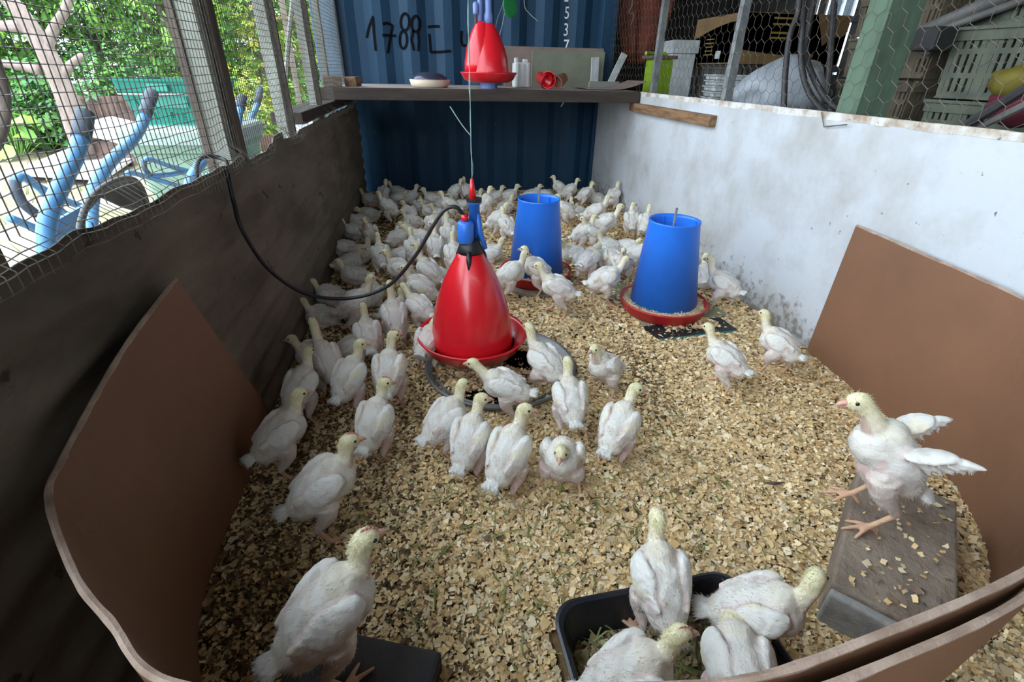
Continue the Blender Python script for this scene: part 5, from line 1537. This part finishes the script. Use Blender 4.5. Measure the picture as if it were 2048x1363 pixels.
# crates on the right
GC = 'slotted poultry crates behind the white wall'
crate('poultry_crate', .50, .62, .27, m_crategreen, 'grey green slotted crate, lowest of the tilted stack on the right', (2.55, 1.86, ZB - .15), R(4), tap=.97, rows=3, cols=20, group=GC)
crate('poultry_crate', .50, .62, .27, m_crategreen, 'grey green slotted crate, middle of the tilted stack on the right', (2.58, 1.88, ZB + .125), R(8), tap=.97, rows=3, cols=20, group=GC)
crate('poultry_crate', .50, .62, .27, m_crategreen, 'grey green slotted crate, top of the tilted stack on the right', (2.62, 1.90, ZB + .40), R(2), tap=.97, rows=3, cols=20, group=GC)
tag(MB().box((2.2, 1.5, 0), (2.9, 2.25, ZB - .155), bev=.01).obj('low_plinth', m_darksheet), 'dark plinth under the right crate stack', 'plinth')
for k, (zz, lb) in enumerate(((0, 'lowest'), (.20, 'second'), (.40, 'third'), (.60, 'topmost'))):
    crate('poultry_crate', .44, .56, .19, m_cratebeige, lb + ' dirty beige slotted crate behind the green painted post', (2.62 + .01 * (k % 2), 2.62, ZB + .001 + zz), R(-6 + 4 * (k % 2)), tap=.97, rows=2, cols=18, group=GC)
# pipes resting on the crates
for i, (a, b, r_, lb) in enumerate((((1775, 92), (2060, -30), .028, 'thick grey pipe lying across the crates'), ((1800, 90), (2080, -12), .016, 'thin grey pipe below the thick one'))):
    A_, B_ = onx(a[0], a[1], 2.25), onx(b[0], b[1], 2.25 + .1)
    tag(MB().tube([A_, B_], r_, 10).obj('grey_pipe', m_pipe, smooth=True), lb, 'pipe', 'pipes on the crates')
tag(MB().tube([onx(1930, 252, 1.72), onx(2060, 172, 1.72)], .016, 8).obj('dark_bar', m_hose), 'dark bar leaning at the right edge above the white wall', 'bar')
tag(MB().tube([onx(1955, 256, 1.74), onx(2070, 200, 1.74)], .012, 8).obj('grey_bar', m_pipe), 'grey bar below the dark one at the right edge', 'bar')
c = onx(2032, 190, 2.2)
for (px, py, m, lb, nm, cat, r_) in ((2035, 165, m_yellow, 'yellow plastic bag at the right edge among the crates', 'plastic_bag', 'bag', .07), (2030, 215, m_maroon, 'maroon cloth bundle at the right edge', 'cloth_bundle', 'cloth', .075)):
    c = onx(px, py, 2.12)
    g = MB(); g.ell((0, 0, 0), (r_, r_ * 1.2, r_ * .8), None, 3)
    g.v = [(x * (1 + .3 * mnoise.noise((x * 20, y * 20, z * 20))), y * (1 + .3 * mnoise.noise((x * 25, y * 20, z * 20))), z * (1 + .3 * mnoise.noise((x * 20, y * 20, z * 25)))) for x, y, z in g.v]
    o = g.obj(nm, m, smooth=True); o.location = c
    tag(o, lb, cat)
c = onx(1868, 76, 2.2); 
t = thing('motor_casing', 'dark lump of a motor casing on the crates under the pipes', 'machine', c)
MB().box((-.05, -.06, -.05), (.05, .06, .04), bev=.012).obj('casing', m_boxdark, t)
MB().lathe([(.02, -.07), (.024, -.06), (.024, -.045), (.001, -.045)], 14).obj('spigot', m_hose, t)
# orange tarp and its cord
c0 = ony(1282, 60, 4.9)
g = MB()
for j in range(13):
    z = c0.z - .26 + (2.62 - c0.z + .26) * j / 12
    for i in range(13):
        u = i / 12; wd = .20 + .05 * math.sin(j * .5)
        if j < 3: wd *= .55 + .15 * j
        g.v.append((c0.x + (u - .5) * 2 * wd + .02 * j / 12, c0.y + .035 * math.sin(u * 15 + j * .3) + .02 * mnoise.noise((u * 5, j * .4, 0)), z))
for j in range(12):
    for i in range(12):
        a = j * 13 + i; g.f.append((a, a + 1, a + 14, a + 13))
o = g.obj('orange_tarp', m_orange, smooth=True); md = o.modifiers.new('s', 'SOLIDIFY'); md.thickness = .004
tag(o, 'orange tarpaulin hanging beside the container', 'tarp')
tag(MB().tube(spline([ony(1268, -40, 4.7), ony(1264, 10, 4.7), ony(1258, 24, 4.7), ony(1268, 30, 4.7), ony(1262, 50, 4.7)], 5), .006, 6).obj('knotted_rope', m_rust), 'knotted brown rope hanging before the orange tarpaulin', 'rope')

# ================================================================== LITTER
def scatter(n, x0, x1, y0, y1, size, seed, zmax=.012, pal=None, keep=None, zf=None):
    r = np.random.default_rng(seed)
    x = r.uniform(x0, x1, n); y = r.uniform(y0, y1, n)
    if keep is not None:
        k = keep(x, y); x, y = x[k], y[k]; n = len(x)
    nz_ = noisy(np.c_[x, y, 0 * x], 9, seed)
    z = r.uniform(0, zmax, n) ** 1 + .004 * nz_
    if zf is not None: z = z + zf
    L = size * np.minimum(r.lognormal(0, .38, n), 2.0) * .5; Wd = L * r.uniform(.40, .95, n)
    a = r.uniform(0, 2 * PI, n)
    e1 = np.stack([np.cos(a), np.sin(a), r.normal(0, .30, n)], 1)
    e2 = np.stack([-np.sin(a), np.cos(a), r.normal(0, .30, n)], 1)
    c = np.stack([x, y, z], 1)
    bend = r.uniform(-.5, .5, n)[:, None] * L[:, None] * np.array((0, 0, 1.))
    j = lambda: r.uniform(.6, 1.15, n)[:, None]
    l, w_ = L[:, None], Wd[:, None]
    V = np.stack([c - e1 * l * j() - e2 * w_ * j() + bend * .5, c - e2 * w_ * j() - bend * .2, c + e1 * l * j() - e2 * w_ * j() + bend * .5,
                  c + e1 * l * j() + e2 * w_ * j() + bend * .5, c + e2 * w_ * j() - bend * .2, c - e1 * l * j() + e2 * w_ * j() + bend * .5], 1).reshape(-1, 3)
    pal = np.array(pal)
    pk = r.random(n)
    darkened = np.clip((.16 - x) / .60, 0, 1) * .62 + np.clip(noisy(np.c_[x, y, 0 * x], 6, 44) * 1.0 - .35, 0, .4)  # chips darker toward the left: part damp litter, part painted shade
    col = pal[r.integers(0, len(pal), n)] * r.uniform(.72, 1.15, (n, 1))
    isd = pk < .02 + darkened * .70
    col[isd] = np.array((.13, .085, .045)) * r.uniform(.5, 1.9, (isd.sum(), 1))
    return V, np.repeat(col, 6, 0)
PAL = [(.83, .63, .34), (.87, .69, .41), (.76, .54, .27), (.90, .77, .52), (.80, .58, .30), (.60, .40, .18)]
def build(name, VS, m, parent=None):
    V = np.concatenate([v for v, c in VS]); Cc = np.concatenate([c for v, c in VS])
    n = len(V) // 6
    me = bpy.data.meshes.new(name)
    me.vertices.add(len(V)); me.vertices.foreach_set('co', V.astype(np.float32).ravel())
    b = np.arange(n, dtype=np.int32)[:, None] * 6
    q = np.concatenate([b + np.array([[0, 1, 4, 5]]), b + np.array([[1, 2, 3, 4]])], 1).ravel().astype(np.int32)
    me.loops.add(len(q)); me.loops.foreach_set('vertex_index', q)
    me.polygons.add(n * 2); me.polygons.foreach_set('loop_start', np.arange(0, n * 8, 4, dtype=np.int32))
    me.update(calc_edges=True)
    ca = me.color_attributes.new('Col', 'FLOAT_COLOR', 'POINT')
    ca.data.foreach_set('color', np.c_[Cc, np.ones(len(Cc))].astype(np.float32).ravel())
    me.materials.append(m)
    o = bpy.data.objects.new(name, me); COL.objects.link(o)
    if parent: o.parent = parent
    return stuff(o)
def clear(x, y):
    k = np.ones(len(x), bool)
    p, an, w_, h_ = TRAY
    u = (x - p.x) * math.cos(an) + (y - p.y) * math.sin(an); v = -(x - p.x) * math.sin(an) + (y - p.y) * math.cos(an)
    k &= ~((abs(u) < w_ / 2) & (abs(v) < h_ / 2))
    return k
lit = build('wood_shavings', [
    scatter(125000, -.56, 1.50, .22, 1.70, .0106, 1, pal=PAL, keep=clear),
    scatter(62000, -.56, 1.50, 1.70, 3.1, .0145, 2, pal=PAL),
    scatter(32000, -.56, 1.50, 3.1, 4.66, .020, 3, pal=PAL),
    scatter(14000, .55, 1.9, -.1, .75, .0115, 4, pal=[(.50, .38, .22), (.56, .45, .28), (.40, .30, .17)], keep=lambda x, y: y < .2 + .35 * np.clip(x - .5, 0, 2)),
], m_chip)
V, Cc = scatter(9000, -.25, .25, -.25, .25, .012, 31, zmax=.010, pal=PAL[1:], keep=lambda x, y: (x * x + y * y < .24 ** 2) & (noisy(np.c_[x, y, 0 * x], 14, 5) > -.45))
V += np.array((.215, 1.552, .012))
tag(build('saucer_litter', [(V, Cc)], m_chip), 'shavings lying inside the large grey saucer', 'wood shavings')
tag(lit, 'loose wood shavings covering the pen floor', 'wood shavings')
# sprinklings on the block, the tile and the board
def sprinkle(name, cx, cy, an, w_, h_, z, n, size, seed, parentless=None):
    V, Cc = scatter(n, -w_ / 2, w_ / 2, -h_ / 2, h_ / 2, size, seed, zmax=.003, pal=PAL)
    q = V.copy()
    V[:, 0] = cx + q[:, 0] * math.cos(an) - q[:, 1] * math.sin(an)
    V[:, 1] = cy + q[:, 0] * math.sin(an) + q[:, 1] * math.cos(an)
    V[:, 2] += z + .003
    return V, np.maximum(Cc, .12)
sp = build('stray_shavings', [
    sprinkle('a', cen.x, cen.y, math.atan2((A - D).y, (A - D).x), .42, .18, .1, 110, .010, 11),
    sprinkle('b', (fl(1380, 655).x), fl(1380, 655).y, .05, .26, .09, .013, 260, .016, 12),
    sprinkle('c', (fl(1300, 612).x), fl(1300, 612).y, .05, .36, .26, .012, 420, .016, 13),
], m_chip)
tag(sp, 'stray shavings lying on the block, the tile and the board scrap', 'wood shavings')
# cut grass in the tray and scattered over the litter
p, an, w_, h_ = TRAY
V, Cc = scatter(2600, -w_ / 2 + .04, w_ / 2 - .04, -h_ / 2 + .04, h_ / 2 - .04, .018, 21, zmax=.012, pal=[(.5, .40, .22), (.40, .32, .17), (.30, .24, .13), (.55, .47, .28)])
q = V.copy(); V[:, 0] = p.x + q[:, 0] * math.cos(an) - q[:, 1] * math.sin(an); V[:, 1] = p.y + q[:, 0] * math.sin(an) + q[:, 1] * math.cos(an); V[:, 2] += .016
o = build('tray_litter', [(V, Cc)], m_chip); tag(o, 'damp shavings on the bottom of the black tray', 'wood shavings')
def blades(name, pts, seed, label, Lr=(.03, .09)):
    r = random.Random(seed); g = MB()
    for (x, y, z) in pts:
        a = r.uniform(0, 6.28); L = r.uniform(*Lr); wd = .0016
        d = Vector((math.cos(a), math.sin(a), r.uniform(-.05, .12))); s = Vector((-d.y, d.x, 0)) * wd
        c = Vector((x, y, z)); cc = r.choice([(.17, .23, .06), (.23, .27, .09), (.12, .17, .05), (.30, .32, .13)])
        m1 = c + d * L * .5 + s * r.uniform(-4, 4) + Vector((0, 0, r.uniform(0, .006)))
        g.add([c - s, c + s, m1 + s, m1 - s, c + d * L], [(0, 1, 2, 3), (3, 2, 4)], cc)
    return tag(g.obj(name, m_leaf, color=True), label, 'grass', kind='stuff')
r = random.Random(8); pts = []
for k in range(300):
    u, v = r.gauss(-.07, .08), r.gauss(.03, .11)
    if abs(u) > w_ / 2 - .05 or abs(v) > h_ / 2 - .05: continue
    pts.append((p.x + u * math.cos(an) - v * math.sin(an), p.y + u * math.sin(an) + v * math.cos(an), .03 + r.uniform(0, .014)))
blades('cut_grass', pts, 3, 'cut green grass heaped in the black tray')
pts = []
for k in range(330):
    x, y = r.gauss(.25, .38), r.gauss(.82, .25)
    if -.4 < x < 1.1 and .25 < y < 1.5 and clear(np.array([x]), np.array([y]))[0]: pts.append((x, y, .014))
blades('grass_clippings', pts, 4, 'green grass clippings strewn over the litter', (.02, .07))
# droppings / dark clods
g = MB(); r = random.Random(12)
for k in range(70):
    x, y = r.uniform(-.5, 1.4), r.uniform(.5, 2.6); s = r.uniform(.004, .010)
    g.ell((x, y, .012), (s, s * r.uniform(.6, 1.2), s * .6), None, 1)
tag(g.obj('dark_clods', m_rust), 'small dark clods scattered over the litter', 'litter', kind='stuff')
o = MB().tube([fl(1528, 965, .016), fl(1548, 966, .019), fl(1570, 964, .016)], [.0015, .005, .001], 6).obj('dry_leaf', m_rust)
tag(o, 'single dry brown leaf on the litter in front of the hardboard', 'leaf')
